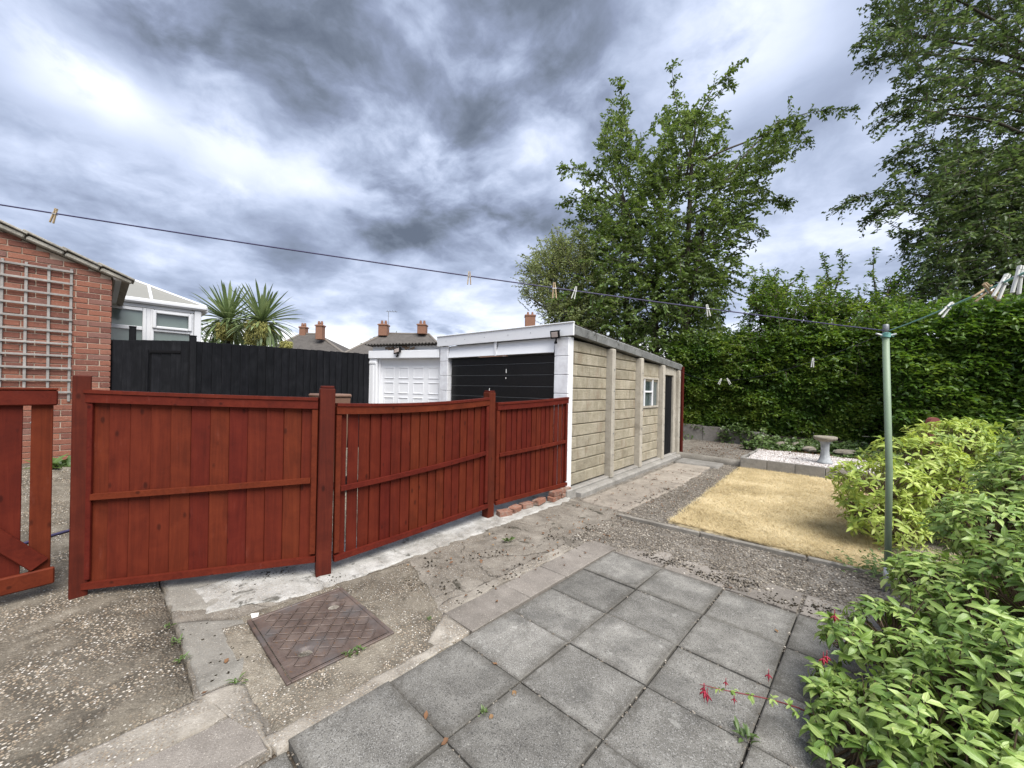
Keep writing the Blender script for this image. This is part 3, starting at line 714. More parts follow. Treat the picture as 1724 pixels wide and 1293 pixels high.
# edging of thin concrete kerb pieces between soil strip and lawn
kb = []
e0, e1 = Vector((-.93, 2.79, 0)), Vector((2.2, 3.06, 0))
tt = (e1 - e0).normalized(); L = (e1 - e0).length; s0 = 0; first = None
lawn_edge = thing('lawn_edging', (e0.x, e0.y, 0), 'low dark concrete edging strip between the soil and the straw coloured lawn', 'edging')
while s0 < L:
    s1 = min(s0 + .9, L); mb = MB()
    mb.bar(e0 + tt * (s0 + .006) + Vector((0, 0, .0 + random.uniform(-.006, .006))), e0 + tt * (s1 - .006) + Vector((0, 0, random.uniform(-.006, .006))), .045, .07, ch=.008)
    mb.build('edging_piece', M['step'], lawn_edge); s0 = s1

# ------------------------------------------------------------------ raised gravel bed
def bed_z(x, y): return .185 + .02 * nz(x, y, 2.5, 4) + .06 * max(0, y - 7.6) / 1.4
gb = grid('gravel_bed', -.66, 4.5, 7.50, 9.05, 60, 24, lambda x, y: bed_z(x, y) - .02, M['dark_soil'])
x0 = -.70
first = None
for k in range(9):
    w_ = .445 if k % 3 else .46
    mb = MB(); mb.box((x0 + w_ / 2, 7.455 + random.uniform(-.006, .006), .085), (w_ - .008, .055, .25), ch=.006)
    mb.build('edging_slab', M['kerb'], gb); x0 += w_
for y0, y1 in ((7.49, 7.98), (7.985, 8.46), (8.465, 8.95)):
    mb = MB(); mb.box((-.685 + .04 * (y0 - 7.5), (y0 + y1) / 2, .10 + .03 * (y0 - 7.5)), (.05, y1 - y0 - .01, .24), ch=.006)
    mb.build('edging_slab', M['kerb'], gb)

def pebbles(name, X, Y, Z, r, mat, flat=.6, label=None, cat='gravel'):
    n_ = len(X); oc = np.array([(1, 0, 0), (0, 1, 0), (-1, 0, 0), (0, -1, 0), (0, 0, 1), (0, 0, -1)], float)
    V = oc[None] * (.65 + .7 * rng.random((n_, 6, 1))) * r[:, None, None]
    V[:, :, 2] *= flat; a = rng.random(n_) * 6.28; c, s = np.cos(a)[:, None], np.sin(a)[:, None]
    V = np.stack([V[:, :, 0] * c - V[:, :, 1] * s, V[:, :, 0] * s + V[:, :, 1] * c, V[:, :, 2]], 2) + np.stack([X, Y, Z], 1)[:, None]
    Fc = np.array([(0, 1, 4), (1, 2, 4), (2, 3, 4), (3, 0, 4), (1, 0, 5), (2, 1, 5), (3, 2, 5), (0, 3, 5)])
    Fa = (Fc[None] + (np.arange(n_) * 6)[:, None, None]).reshape(-1, 3)
    o = np_mesh(name, V.reshape(-1, 3), Fa, mat, None, False, 'stuff')
    return props(o, label, cat)
k = 21000; X = -.63 + 3.6 * rng.random(k); Y = 7.5 + 1.42 * rng.random(k)
pebbles('white_gravel', X, Y, np.array([bed_z(a, b) for a, b in zip(X, Y)]) - .006, .008 + .010 * rng.random(k), M['gravel'], .7, 'white and pinkish gravel filling the raised bed')
# chips, twigs and crumbs over the bare soil
k = 17000; X = -.95 + 3.2 * rng.random(k); Y = 1.85 + 1.15 * rng.random(k)
k2 = 9000; t = rng.random(k2); Y2 = 3.0 + 4.8 * t; X2 = -1.0 - .1 * t + (.62 - .22 * t) * rng.random(k2)
k3 = 3500; X3 = -2.1 + 1.4 * rng.random(k3); Y3 = 7.95 + 2.1 * rng.random(k3)
X = np.concatenate([X, X2, X3]); Y = np.concatenate([Y, Y2, Y3])
Z = np.array([soil_z(a, b) for a, b in zip(X, Y)])
pebbles('soil_chips', X, Y, Z + .003, .003 + .011 * rng.random(len(X)) ** 2.2, M['chip'], .5, 'loose chips and crumbs scattered on the bare soil', 'chippings')
# moss and dirt crumbs along joints and under the fence
def crumbs(name, spots, r, mat, label, cat):
    X, Y, Z, Rr = [], [], [], []
    for (cx, cy, sx, sy, k, z) in spots:
        X.append(rng.normal(cx, sx, k)); Y.append(rng.normal(cy, sy, k)); Z.append(np.full(k, z)); Rr.append(r * (.3 + rng.random(k) ** 2))
    return pebbles(name, np.concatenate(X), np.concatenate(Y), np.concatenate(Z), np.concatenate(Rr), mat, .45, label, cat)
sp = []
def along(p0, p1, per, s, z, k):
    for i in range(k):
        q = Vector((*p0, 0)).lerp(Vector((*p1, 0)), random.random()); sp.append((q.x, q.y, s, s, per, z))
for (px, py, k) in ((445, 968, 60), (470, 962, 90), (395, 975, 12), (410, 985, 10), (560, 975, 30), (700, 990, 60), (690, 975, 40), (720, 950, 40), (800, 935, 50), (840, 930, 50), (870, 955, 40), (760, 985, 40), (930, 905, 70), (990, 890, 90), (350, 1050, 8), (360, 1062, 8), (385, 1110, 14), (378, 1105, 8), (402, 1122, 14), (960, 922, 30)):
    g = on(px, py); sp.append((g.x, g.y, .05, .07, int(k * .8), .002))
for q in ((-.1, 1.95), (.1, 2.0), (.35, 1.93), (.55, 2.03), (.8, 1.9), (1.05, 2.0), (1.3, 1.9)): sp.append((q[0], q[1], .10, .04, 110, .002))
along((-.95, 2.80), (-.5, 2.84), 20, .03, .004, 8); along((-1.0, 3.3), (-1.05, 4.6), 22, .04, .002, 10); along((-.78, .2), (-.93, 2.9), 10, .03, .003, 12)
crumbs('moss_crumbs', sp, .008, M['moss'], 'dark moss and dirt crumbs lying on the concrete', 'moss')
sp = []
for i in range(9):
    y_ = ys[3 + i % 8]
for x_ in xs[1:6]:
    along((x_, -1.3), (x_, 1.8), 5, .006, .001, 30)
for y_ in ys[4:]:
    along((-.4, y_), (1.6, y_), 5, .006, .001, 20)
crumbs('joint_grit', sp, .007, M['chip'], 'grit caught in the joints between paving slabs', 'grit')
# ------------------------------------------------------------------ red garden fence
UP = Vector((0, 0, 1))
def fence_post(x, y, zt, w, label, lean=(0, 0), cap=True, dk=True):
    t = thing('fence_post', (x, y, 0), label, 'fence post', 'red fence posts')
    mb = MB(); a = ANG[0]
    X = Vector((math.cos(a), math.sin(a), 0)); Y = Vector((-math.sin(a), math.cos(a), 0))
    Z = Vector((lean[0], lean[1], 1)).normalized()
    mb.box(Vector((x, y, (zt - .08) / 2)) + Vector((lean[0], lean[1], 0)) * zt / 2, (w, w, zt + .08), (X, Y, Z), .006)
    mb.build('post', M['red_post'], t)
    if cap:
        mb = MB(); c = Vector((x + lean[0] * zt, y + lean[1] * zt, zt + .011))
        mb.box(c, (w * .86, w * .9, .020), (X, Y, (UP + X * .10).normalized()), .005); mb.build('post_cap', M['red_post'], t)
    return t
ANG = [0.0]
def fence_panel(p0, p1, zb, zt, sag, nb, label, mid=(.52, .52), gaps=()):
    """zb, zt: bottom and top at both ends; boards run behind the rails, seen from the house side"""
    p0, p1 = Vector((*p0, 0)), Vector((*p1, 0)); tt = (p1 - p0).normalized(); L = (p1 - p0).length
    nrm = Vector((tt.y, -tt.x, 0))
    t = thing('garden_fence', p0, label, 'fence', 'red fence panels')
    top = lambda s: zt[0] * (1 - s) + zt[1] * s - sag * 4 * s * (1 - s)
    bot = lambda s: zb[0] * (1 - s) + zb[1] * s - sag * .3 * 4 * s * (1 - s)
    pitch = L / nb
    for k in range(nb):
        s = (k + .5) / nb; w = pitch - (.0035 if k not in gaps else .010)
        a0, a1 = bot(s) + .012, top(s) - .022
        c = p0 + tt * (L * s + (0 if k not in gaps else .003)) + UP * ((a0 + a1) / 2) - nrm * (.006 + random.uniform(0, .003))
        tw = R(-6 + random.uniform(-1.2, 1.2)); X = tt * math.cos(tw) + nrm * math.sin(tw); Y = nrm * math.cos(tw) - tt * math.sin(tw)
        mb = MB(); mb.box((0, 0, 0), (w, .014, a1 - a0), (X, Y, (UP + tt * random.uniform(-.003, .003)).normalized()), .003)
        if k not in gaps and k + 1 not in gaps: mb.box(tt * (pitch * .5) - nrm * .013, (.030, .005, a1 - a0 - .01), (tt, nrm, UP))  # backing lip added behind the joint so the groove reads as a dark line
        put('board', mb.mesh('board', M['red']), t, c)
    ks = [i / 14 for i in range(15)]
    def rail(name, zf, h, d, off, s0=0.0, s1=1.0):
        mb = MB(); mb.strip([p0 + tt * (L * (s0 + (s1 - s0) * q)) + nrm * off + UP * zf(s0 + (s1 - s0) * q) for q in ks], d, h, nrm)
        return mb.build(name, M['red_rail'], t)
    rail('top_rail', lambda s: top(s) - .055, .062, .030, .022)
    rail('capping', lambda s: top(s) - .010, .024, .062, .014)
    e = .045 / L
    rail('middle_rail', lambda s: bot(s) + (top(s) - bot(s)) * (mid[0] * (1 - s) + mid[1] * s) - .02, .040, .030, .024, e, 1 - e)
    rail('bottom_rail', lambda s: bot(s) + .022, .044, .032, .023)
    for s in (.022 / L, 1 - .022 / L):
        mb = MB(); c = p0 + tt * (L * s) + nrm * .018
        mb.box(c + UP * ((bot(s) + top(s)) / 2 - .014), (.042, .024, top(s) - bot(s) - .155), (tt, nrm, UP), .003); mb.build('side_batten', M['red_rail'], t)
    return t
ANG[0] = R(3); fence_post(-2.735, -1.575, 1.535, .090, 'tall red fence post beside the slatted gate, left end of the fence', (0, 0), False)
ANG[0] = R(75); fence_post(-1.905, -.245, 1.475, .110, 'red fence post with a loose cap behind the manhole cover', (-.004, .006))
ANG[0] = R(92); fence_post(-2.005, 1.66, 1.455, .105, 'red fence post between the two panels nearest the concrete garage', (-.012, .004))
fence_panel((-2.725, -1.545), (-1.925, -.292), (.045, .105), (1.435, 1.400), .004, 12, 'red stained fence panel left of the manhole cover, beside the tall gate post', (.475, .515))
fence_panel((-1.90, -.175), (-1.975, 1.595), (.075, .125), (1.355, 1.395), .026, 17, 'sagging red fence panel right behind the manhole cover, with light through one gap', (.47, .52), (1,))
fence_panel((-1.975, 1.725), (-1.905, 3.065), (.13, .15), (1.335, 1.400), .008, 15, 'short red fence panel that meets the white corner of the garage above loose bricks', (.50, .52), (13,))
mb = MB(); 

# red slatted gate, at the left edge
gt = thing('garden_gate', (-2.88, -1.70, 0), 'red slatted garden gate with a diagonal brace, at the left edge', 'gate')
g0, g1 = Vector((-2.905, -1.705, 0)), Vector((-2.80, -2.62, 0)); gt_t = (g1 - g0).normalized(); gn = Vector((-gt_t.y, gt_t.x, 0))
if gn.dot(CAM - g0) < 0: gn = -gn
for k in range(7):
    c = g0 + gt_t * (.055 + k * .133); mb = MB()
    mb.box((0, 0, 0), (.098, .020, 1.24), (gt_t, gn, UP), .004); put('slat', mb.mesh('slat', M['red']), gt, c + UP * .745)
for z, h in ((1.375, .105), (.135, .115)):
    mb = MB(); mb.bar(g0 + UP * z + gn * .027 - gt_t * .012, g1 + UP * z + gn * .027, .032, h, UP, .008); mb.build('rail', M['red_rail'], gt)
mb = MB(); mb.bar(g0 + gt_t * .055 + UP * .225 + gn * .026, g0 + gt_t * .86 + UP * 1.26 + gn * .026, .028, .10, UP, .005); mb.build('brace', M['red_rail'], gt)
mb = MB(); mb.bar(g0 + UP * 1.436 + gn * .02 - gt_t * .012, g1 + UP * 1.436 + gn * .02, .055, .016, UP, .004); mb.build('top_capping', M['red_rail'], gt)

# loose bricks under the last panel
bm_ = MB(); bm_.box((0, 0, 0), (.102, .215, .065), ch=.006); loose = bm_.mesh('loose_brick', M['loose'])
spots = [(-1.90, 3.01, .030, 6, 'reddish brick at the foot of the white garage corner, bottom of the pile'), (-1.895, 3.02, .097, -4, 'orange brick on top of the pile against the white garage corner'),
         (-1.875, 2.775, .030, 8, 'brown brick lying second from the garage corner under the fence, bottom course'), (-1.87, 2.80, .096, 3, 'brown brick lying second from the garage corner, upper course'),
         (-1.90, 2.48, .035, 14, 'tilted brick under the middle of the short fence panel'), (-1.92, 2.24, .028, -8, 'small dark brick under the short fence panel, middle of the row'),
         (-1.91, 2.02, .028, 10, 'dusty brick under the short fence panel, near the post'), (-1.90, 1.83, .024, -16, 'pale broken brick closest to the fence post')]
for i, (x, y, z, a, lab) in enumerate(spots):
    o = put('loose_brick', loose, None, (x, y, z + .004), (R(random.uniform(-4, 4)), R(random.uniform(-7, 7)), R(a)), (1, 1 if i < 5 else .8, 1))
    props(o, lab, 'brick', 'loose bricks under the fence')

# ------------------------------------------------------------------ black board fence and gate behind
def black_run(t, p0, p1, z0, z1, pitch, far=1.0):
    p0, p1 = Vector((*p0, 0)), Vector((*p1, 0)); tt = (p1 - p0).normalized(); L = (p1 - p0).length; nrm = Vector((tt.y, -tt.x, 0))
    k = int(L / pitch)
    for i in range(k):
        s = (i + .5) / k; c = p0 + tt * (L * s); g = gz(c.x, c.y); zt = z0 * (1 - s) + z1 * s + random.uniform(-.006, .006)
        mb = MB(); tw = R(-8); X = tt * math.cos(tw) + nrm * math.sin(tw); Y = nrm * math.cos(tw) - tt * math.sin(tw)
        mb.box((0, 0, 0), (L / k + .012, .016, zt - g + .02), (X, Y, UP), .003)
        put('board', mb.mesh('board', M['black']), t, c + UP * ((zt + g - .02) / 2))
    return tt, nrm
bg_ = thing('black_gate', (-6.40, -1.36, 0), 'black board gate between the brick wall and the black fence', 'gate')
tt, nrm = black_run(bg_, (-6.55, -1.45), (-5.76, -.60), 2.075, 2.085, .125)
mb = MB(); q = at(326, 590, 5.5)
mb.bar(Vector((-5.85, -.70, 1.93)) + nrm * .018, Vector((-6.13, -1.02, 1.925)) + nrm * .018, .008, .035, UP, .002); mb.build('hinge', M['black_metal'], bg_)
mb = MB(); mb.box(Vector((-6.12, -1.02, 1.30)) + nrm * .016, (.018, .014, 1.3), (tt, nrm, UP)); mb.build('cover_strip', M['black'], bg_)
bf = thing('black_fence', (-5.72, -.55, 0), 'tall black board fence running from the gate to the white garage', 'fence')
tt, nrm = black_run(bf, (-5.735, -.60), (-6.24, 2.28), 2.085, 2.155, .118)
for x, y, h, in ((-5.750, -.590, 2.15), (-6.72, -1.16, 2.30)):
    o = thing('black_post', (x, y, 0), 'black gate post that rises above the black fence' if h < 2.2 else 'black post behind the gate near the brick wall', 'post')
    mb = MB(); mb.box((x, y, h / 2 + .1), (.075, .075, h - .2), ch=.006); mb.build('post', M['black'], o)
    mb = MB(); mb.box((x, y, h + .008), (.082, .082, .016), ch=.004); mb.build('post_cap', M['black'], o)

# bin behind the fence, only its lid shows
bx = at(556, 672, 5.2); bn = thing('garbage_bin', (bx.x, bx.y, gz(bx.x, bx.y)), 'brown wheelie bin lid just showing above the red fence', 'bin')
zg = gz(bx.x, bx.y); mb = MB(); zt = 1.395
mb.add([(bx.x + a * r_, bx.y + b * r_, z) for z, r_ in ((zg + .12, .14), (zt - .06, .19)) for a, b in ((-1, -1), (1, -1), (1, 1), (-1, 1))], [(3, 2, 1, 0), (0, 1, 5, 4), (1, 2, 6, 5), (2, 3, 7, 6), (3, 0, 4, 7), (4, 5, 6, 7)])
mb.build('body', M['bin'], bn)
mb = MB(); mb.box((bx.x, bx.y, zt - .03), (.40, .42, .05), ch=.018); mb.build('lid', M['bin'], bn)
for s in (-1, 1):
    mb = MB(); mb.tube([(bx.x + s * .18, bx.y + .20, zg + .1), (bx.x + s * .22, bx.y + .20, zg + .1)], .10, 14); mb.build('wheel', M['black_metal'], bn)
# ------------------------------------------------------------------ concrete garage
GC = Vector((-1.90, 3.12, 0)); GD = Vector((-.0592, .99825, 0)); GL = Vector((-.99825, -.0592, 0)); GN = -GL
def G(a, b, z): return GC + GL * a + GD * b + UP * z
GAX = (GL, GD, UP)
W_, LN = 2.80, 4.78
gar = thing('garage', GC, 'sectional concrete garage with a black up and over door and a white front', 'garage')
def wz(b): return 2.27 - .25 * b / LN          # underside of the roof edge
mb = MB(); mb.box(G(W_ / 2, LN / 2 - .02, .02), (W_ + .16, LN + .20, .16), GAX, .015); mb.box(G(-.12, LN / 2 + .05, -.01), (.14, LN - .1, .15), GAX, .03)
mb.build('plinth', M['kerb'], gar)
mb = MB()   # inner faces that close the shell
mb.box(G(.07, LN / 2, 1.05), (.03, LN - .12, 1.95), GAX); mb.box(G(W_ - .05, LN / 2, 1.05), (.05, LN, 2.0), GAX); mb.box(G(W_ / 2, LN - .03, 1.03), (W_ - .1, .05, 1.9), GAX)
mb.build('inner_wall', M['post_conc'], gar)
post_b = [1.215, 2.44, 3.665, 4.735]
for b in post_b:
    h = wz(b) - .02; o_ = MB(); o_.box(G(-.045, b, h / 2 + .04), (.13, .115, h - .06), GAX, .012); po = o_.build('wall_post', M['post_conc'], gar)
    o_ = MB()
    for z in (.45, .8, 1.15, 1.5, 1.85):
        o_.tube([G(-.11, b, z), G(-.120, b, z)], .009, 8)
    o_.build('bolts', M['lead'], po, kind='stuff')
bays = [(.055, 1.152), (1.278, 2.377), (2.503, 3.602)]
CZ = .1765
def block(b0, b1, z0, z1f):
    zt0, zt1 = z1f(b0), z1f(b1)
    c = G(.035, (b0 + b1) / 2, z0); g = .004
    vs = []
    for dx, ins in ((-.035, 0), (.022, 0), (.035, .011)):
        h_ = .0012 + ins * .25
        for bb, zz in ((b0 + h_, z0 + g + ins), (b1 - h_, z0 + g + ins), (b1 - h_, zt1 - g - ins), (b0 + h_, zt0 - g - ins)):
            vs.append(G(.035 - dx, bb, zz) - c)
    fs = [(0, 3, 2, 1), (8, 9, 10, 11)]
    for l in (0, 4):
        for k in range(4): fs.append((l + k, l + (k + 1) % 4, l + 4 + (k + 1) % 4, l + 4 + k))
    m_ = MB(); m_.add(vs, fs); return put('block', m_.mesh('block', M['block']), gar, c)
WB0, WB1, WZ0, WZ1 = 2.535, 3.565, 1.07, 1.77
for bi, (b0, b1) in enumerate(bays):
    for k in range(13):
        z0 = .115 + CZ * k; z1 = z0 + CZ
        if z0 > wz(b1) - .03: continue
        if bi == 2 and z0 >= WZ0 - .06 and z1 <= WZ1 + .10: continue
        n_ = 3 if bi == 0 else 2
        sh = (.5 if k % 2 else 0)
        cuts = [b0] + [b0 + (b1 - b0) * (j + sh * .5 + .2) / n_ for j in range(n_) if .04 < (j + sh * .5 + .2) / n_ < .96] + [b1]
        for c0, c1 in zip(cuts[:-1], cuts[1:]):
            block(c0, c1, z0, (lambda b, z1=z1: min(z1, wz(b) - .004)))
# frame and panes of the side window
wd = MB()
fx = .012
zA, zB = .115 + CZ * 6 - .06, WZ1 + .02
zA = .115 + CZ * 5 + CZ
for bb in (WB0, WB1): wd.box(G(fx, bb, (zA + zB) / 2), (.06, .045, zB - zA), GAX, .004)
for z in (zA + .02, zB - .02): wd.box(G(fx - .002, (WB0 + WB1) / 2, z), (.066, WB1 - WB0 - .046, .04), GAX, .004)
win = wd.build('window', M['post_conc'], gar)
for b in (2.80, 3.24):
    m_ = MB(); m_.box(G(-.004, b, (zA + zB) / 2), (.03, .035, zB - zA - .085), GAX, .003); m_.build('glazing_bar', M['white'], win)
m_ = MB(); m_.box(G(-.006, 3.02, (zA + zB) / 2 + .02), (.028, .40, .035), GAX, .003); m_.build('glazing_bar', M['white'], win)
m_ = MB(); m_.box(G(.016, (WB0 + WB1) / 2, (zA + zB) / 2), (.008, WB1 - WB0 - .06, zB - zA - .09), GAX); m_.build('pane', M['glass_blue'], win)
m_ = MB(); m_.box(G(.02, 3.05, zB + .02 + .14), (.05, 1.09, .26), GAX, .006); m_.build('window_lintel', M['block'], gar)
# side door in the last bay
d0, d1, dz0, dz1 = 3.755, 4.47, .10, 1.86
dr = MB()
for bb, ww in ((3.735, .03), (4.50, .05)): dr.box(G(0, bb, (dz0 + dz1) / 2 + .02), (.10, ww, dz1 - dz0 + .04), GAX, .006)
dr.box(G(.003, 4.10, dz1 + .13), (.09, .86, .22), GAX, .006)
dr.box(G(.003, 4.60, 1.07), (.085, .145, 1.93), GAX, .006)
dr.build('door_frame', M['post_conc'], gar)
door = None
m_ = MB(); m_.box(G(.022, (d0 + d1) / 2, (dz0 + dz1) / 2), (.02, d1 - d0, dz1 - dz0), GAX); door = m_.build('side_door', M['black'], gar)
k = 6
for i in range(k):
    m_ = MB(); wv = (d1 - d0) / k; m_.box((0, 0, 0), (.018, wv - .008, dz1 - dz0 - .02), GAX, .004)
    put('board', m_.mesh('board', M['black']), door, G(.001, d0 + wv * (i + .5), (dz0 + dz1) / 2))
for z in (.25, 1.70):
    m_ = MB(); m_.box(G(-.012, d0 + .16, z), (.008, .30, .035), GAX); m_.build('hinge', M['black_metal'], door)
# roof: sheets behind a mossy edge and a white fascia
rf = MB()
rf.add([G(-.05, -.04, 2.40), G(W_ + .05, -.04, 2.40), G(W_ + .05, LN + .12, 2.145), G(-.05, LN + .12, 2.145), G(-.05, -.04, 2.36), G(W_ + .05, -.04, 2.36), G(W_ + .05, LN + .12, 2.105), G(-.05, LN + .12, 2.105)],
       [(0, 3, 2, 1), (4, 5, 6, 7), (0, 1, 5, 4), (1, 2, 6, 5), (2, 3, 7, 6), (3, 0, 4, 7)])
roof = rf.build('roof', M['roof_edge'], gar)
m_ = MB(); vs = []
nk = 40
for i in range(nk + 1):
    b = -.03 + (LN + .20) * i / nk; zt = 2.425 - .255 * (b / LN); jit = .006 * nz(b, 1, 5)
    for a, z in ((-.085, zt - .135), (-.10, zt - .02 + jit), (-.06, zt + .012 + jit), (.05, zt + .012), (.05, zt - .135)): vs.append(G(a, b, z))
fs = [(i * 5 + j, i * 5 + (j + 1) % 5, (i + 1) * 5 + (j + 1) % 5, (i + 1) * 5 + j) for i in range(nk) for j in range(5)] + [(4, 3, 2, 1, 0), tuple(nk * 5 + j for j in range(5))]
m_.add(vs, fs); m_.build('roof_edge', M['roof_edge'], roof)
k = 900; bb = LN * rng.random(k); aa = -.075 + .06 * rng.random(k)
pt = np.array([G(a, b, 2.437 - .255 * b / LN) for a, b in zip(aa, bb)])
mo = pebbles('moss', pt[:, 0], pt[:, 1], pt[:, 2], .008 + .014 * rng.random(k), M['moss'], .6); mo.parent = roof; mo.location = -wloc(roof)
del mo['kind']; mo['kind'] = 'stuff'
for key in ('label', 'category'):
    if key in mo: del mo[key]
m_ = MB(); m_.box(G(W_ / 2 - .02, -.075, 2.362), (W_ + .16, .03, .185), GAX, .004); m_.box(G(W_ / 2 - .02, -.082, 2.455), (W_ + .17, .05, .016), GAX, .004)
fa = m_.build('fascia', M['white'], gar)
m_ = MB()
for a in (.12, .65, 1.1, 1.62, 2.1, 2.6): m_.tube([G(a, -.089, 2.36), G(a, -.095, 2.36)], .008, 8)
m_.build('screws', M['galv'], fa, kind='stuff')
# front pillars of painted block
for a0, a1 in ((-.005, .235), (W_ - .215, W_ + .005)):
    for kk in range(8):
        z0 = .10 + .2705 * kk; z1 = min(z0 + .266, 2.268)
        m_ = MB(); m_.box((0, 0, 0), (a1 - a0, .11, z1 - z0), GAX, .007)
        put('pillar_block', m_.mesh('pillar_block', M['blockwhite']), gar, G((a0 + a1) / 2, .0, (z0 + z1) / 2))
m_ = MB(); m_.box(G(.0, .02, 1.18), (.03, .09, 2.16), GAX, .004); m_.build('corner_trim', M['white'], gar)
# canopy boards over the door
for a0, a1 in ((.25, 1.385), (1.415, W_ - .225)):
    m_ = MB()
    c = G((a0 + a1) / 2, -.022, 2.155)
    Yt = (GD * math.cos(R(14)) - UP * math.sin(R(14))).normalized(); Zt = (UP * math.cos(R(14)) + GD * math.sin(R(14))).normalized()
    m_.box(c, (a1 - a0, .025, .225), (GL, Yt, Zt), .004); m_.build('canopy_board', M['white'], gar)
m_ = MB(); m_.box(G(1.40, -.055, 2.16), (.045, .02, .24), GAX, .004); m_.build('canopy_strap', M['white'], gar)
m_ = MB(); m_.box(G(W_ / 2, .03, 2.25), (W_ - .48, .05, .04), GAX); m_.build('door_head', M['white'], gar)
# black up and over door
m_ = MB(); m_.box(G(W_ / 2, .055, 1.06), (W_ - .46, .02, 1.96), GAX); gd = m_.build('garage_door', M['door_black'], gar)
zk = .11
while zk < 2.0:
    z1 = min(zk + .1795, 2.035); m_ = MB(); m_.box((0, 0, 0), (W_ - .47, .02, z1 - zk - .013), GAX, .005)
    put('door_panel', m_.mesh('door_panel', M['door_black']), gd, G(W_ / 2, .037, (zk + z1) / 2))
    m_ = MB(); m_.box((0, 0, 0), (W_ - .47, .009, .0045), GAX); put('panel_seam', m_.mesh('panel_seam', M['lead']), gd, G(W_ / 2, .0315, z1))
    zk = z1
for px, py, h in ((842, 624, .065), (841, 636, .025), (791, 656, .06)):
    p = at(px, py, 6.25); rel = p - GC; a = rel.dot(GL); m_ = MB()
    m_.box(G(a, .023, p.z), (.016, .006, h), GAX, .003); m_.build('paint_chip', M['white_bit'], gd)

# floodlights
def floodlight(c, ax, label, hang):
    t = thing('floodlight', c, label, 'floodlight', 'garage floodlights')
    X, Y, Z = ax
    m_ = MB(); m_.box(c, (.15, .035, .115), ax, .006); m_.build('lamp_body', M['black_metal'], t)
    m_ = MB(); m_.box(c - Y * .018, (.105, .008, .075), ax, .003); m_.build('lamp_glass', M['lamp_glass'], t)
    m_ = MB(); m_.tube([c - Z * .06 + Y * .02, c - Z * .085 + Y * .01, c - Z * .105], .012, 8); m_.box(c - Z * .115, (.035, .04, .035), ax, .006); m_.build('sensor', M['black_metal'], t)
    m_ = MB(); m_.bar(c + Y * .015, c + Y * hang, .03, .02); m_.build('bracket', M['black_metal'], t)
    return t
c = G(.165, -.15, 2.29)
floodlight(c, (GL, (GD + UP * .18).normalized(), (UP - GD * .18).normalized()), 'square black floodlight on the white fascia over the black door, right corner', .07)

# ------------------------------------------------------------------ neighbouring white garage
nA, nB = Vector((-6.28, 2.34, 0)), Vector((-4.76, 2.985, 0)); nX = (nB - nA).normalized(); nY = Vector((-nX.y, nX.x, 0))
NW = (nB - nA).length
def H(a, b, z): return nA + nX * a + nY * b + UP * z
NAX = (nX, nY, UP)
ng = thing('white_garage', nA, 'white garage with a panelled door and a broken corrugated roof edge, beside the black fence', 'garage')
m_ = MB(); m_.box(H(.095, .0, 1.10), (.19, .14, 2.10), NAX, .008); pl = m_.build('pillar', M['white'], ng)
m_ = MB(); m_.box(H(.09, -.076, 1.98), (.16, .02, .05), NAX, .006); m_.box(H(.10, -.073, 1.0), (.05, .012, 1.86), NAX, .004); m_.build('pillar_trim', M['white'], pl)
m_ = MB(); m_.box(H(-.012, .25, 1.12), (.03, .5, 2.2), NAX); m_.box(H(.0, 1.6, 1.12), (.08, 2.6, 2.2), NAX); m_.build('side_wall', M['white'], ng)
m_ = MB(); m_.box(H(NW / 2, -.02, 2.14), (NW - .01, .16, .155), NAX, .008); m_.build('door_beam', M['white'], ng)
m_ = MB(); m_.box(H(NW / 2, .05, 2.27), (NW - .02, .05, .12), NAX); m_.build('gable_board', M['white'], ng)
m_ = MB()
rr = random.Random(3)
for a in (.42, .50, .62, .70, .83, .90, 1.02): m_.bar(H(a - .04, -.03 - rr.random() * .05, 2.24 + rr.random() * .05), H(a + .07, -.03 - rr.random() * .06, 2.24 + rr.random() * .06), .02, .035, UP)
m_.build('broken_boards', M['tarp'], ng, kind='stuff')
m_ = MB(); m_.box(H((NW + .19) / 2, .06, 1.08), (NW - .20, .03, 1.98), NAX); nd = m_.build('garage_door', M['white'], ng)
m_ = MB(); m_.box(H(.215, .02, 1.08), (.03, .06, 1.97), NAX, .004); m_.build('door_jamb', M['white'], ng)
for i in range(4):
    for j in range(6):
        z = 1.90 - .30 * j - .12; a = .42 + .345 * i
        if a + .11 > NW: continue
        m_ = MB()
        for dz in (.105, -.105): m_.box(Vector((0, 0, dz)), (.235, .018, .018), NAX, .005)
        for da in (-.11, .11): m_.box(nX * da, (.012, .012, .19), NAX, .004)
        put('door_panel', m_.mesh('door_panel', M['white']), nd, H(a, .042, z))
# corrugated sheet
m_ = MB(); vs = []; nk = 90
for jb, dz in ((-.14, 0.0), (3.0, -.20)):
    for th in (0, -.012):
        for i in range(nk + 1):
            a = -.05 + (NW + .02) * i / nk; vs.append(H(a, jb, 2.345 + dz + th + .016 * math.sin(i * math.pi / 2.0 * 1.0)))
s1 = nk + 1; fs = []
for i in range(nk):
    fs += [(i, i + 1, 2 * s1 + i + 1, 2 * s1 + i), (s1 + i, 3 * s1 + i, 3 * s1 + i + 1, s1 + i + 1), (i, s1 + i, s1 + i + 1, i + 1)]
m_.add(vs, fs); m_.build('corrugated_roof', M['roof_far'], ng, True)
q = H(.74, -.14, 2.215)
floodlight(q, ((nX + UP * .25).normalized(), (nY + nX * .5 + UP * .35).normalized(), UP), 'tilted black floodlight on the white garage under the broken roof edge', .10)

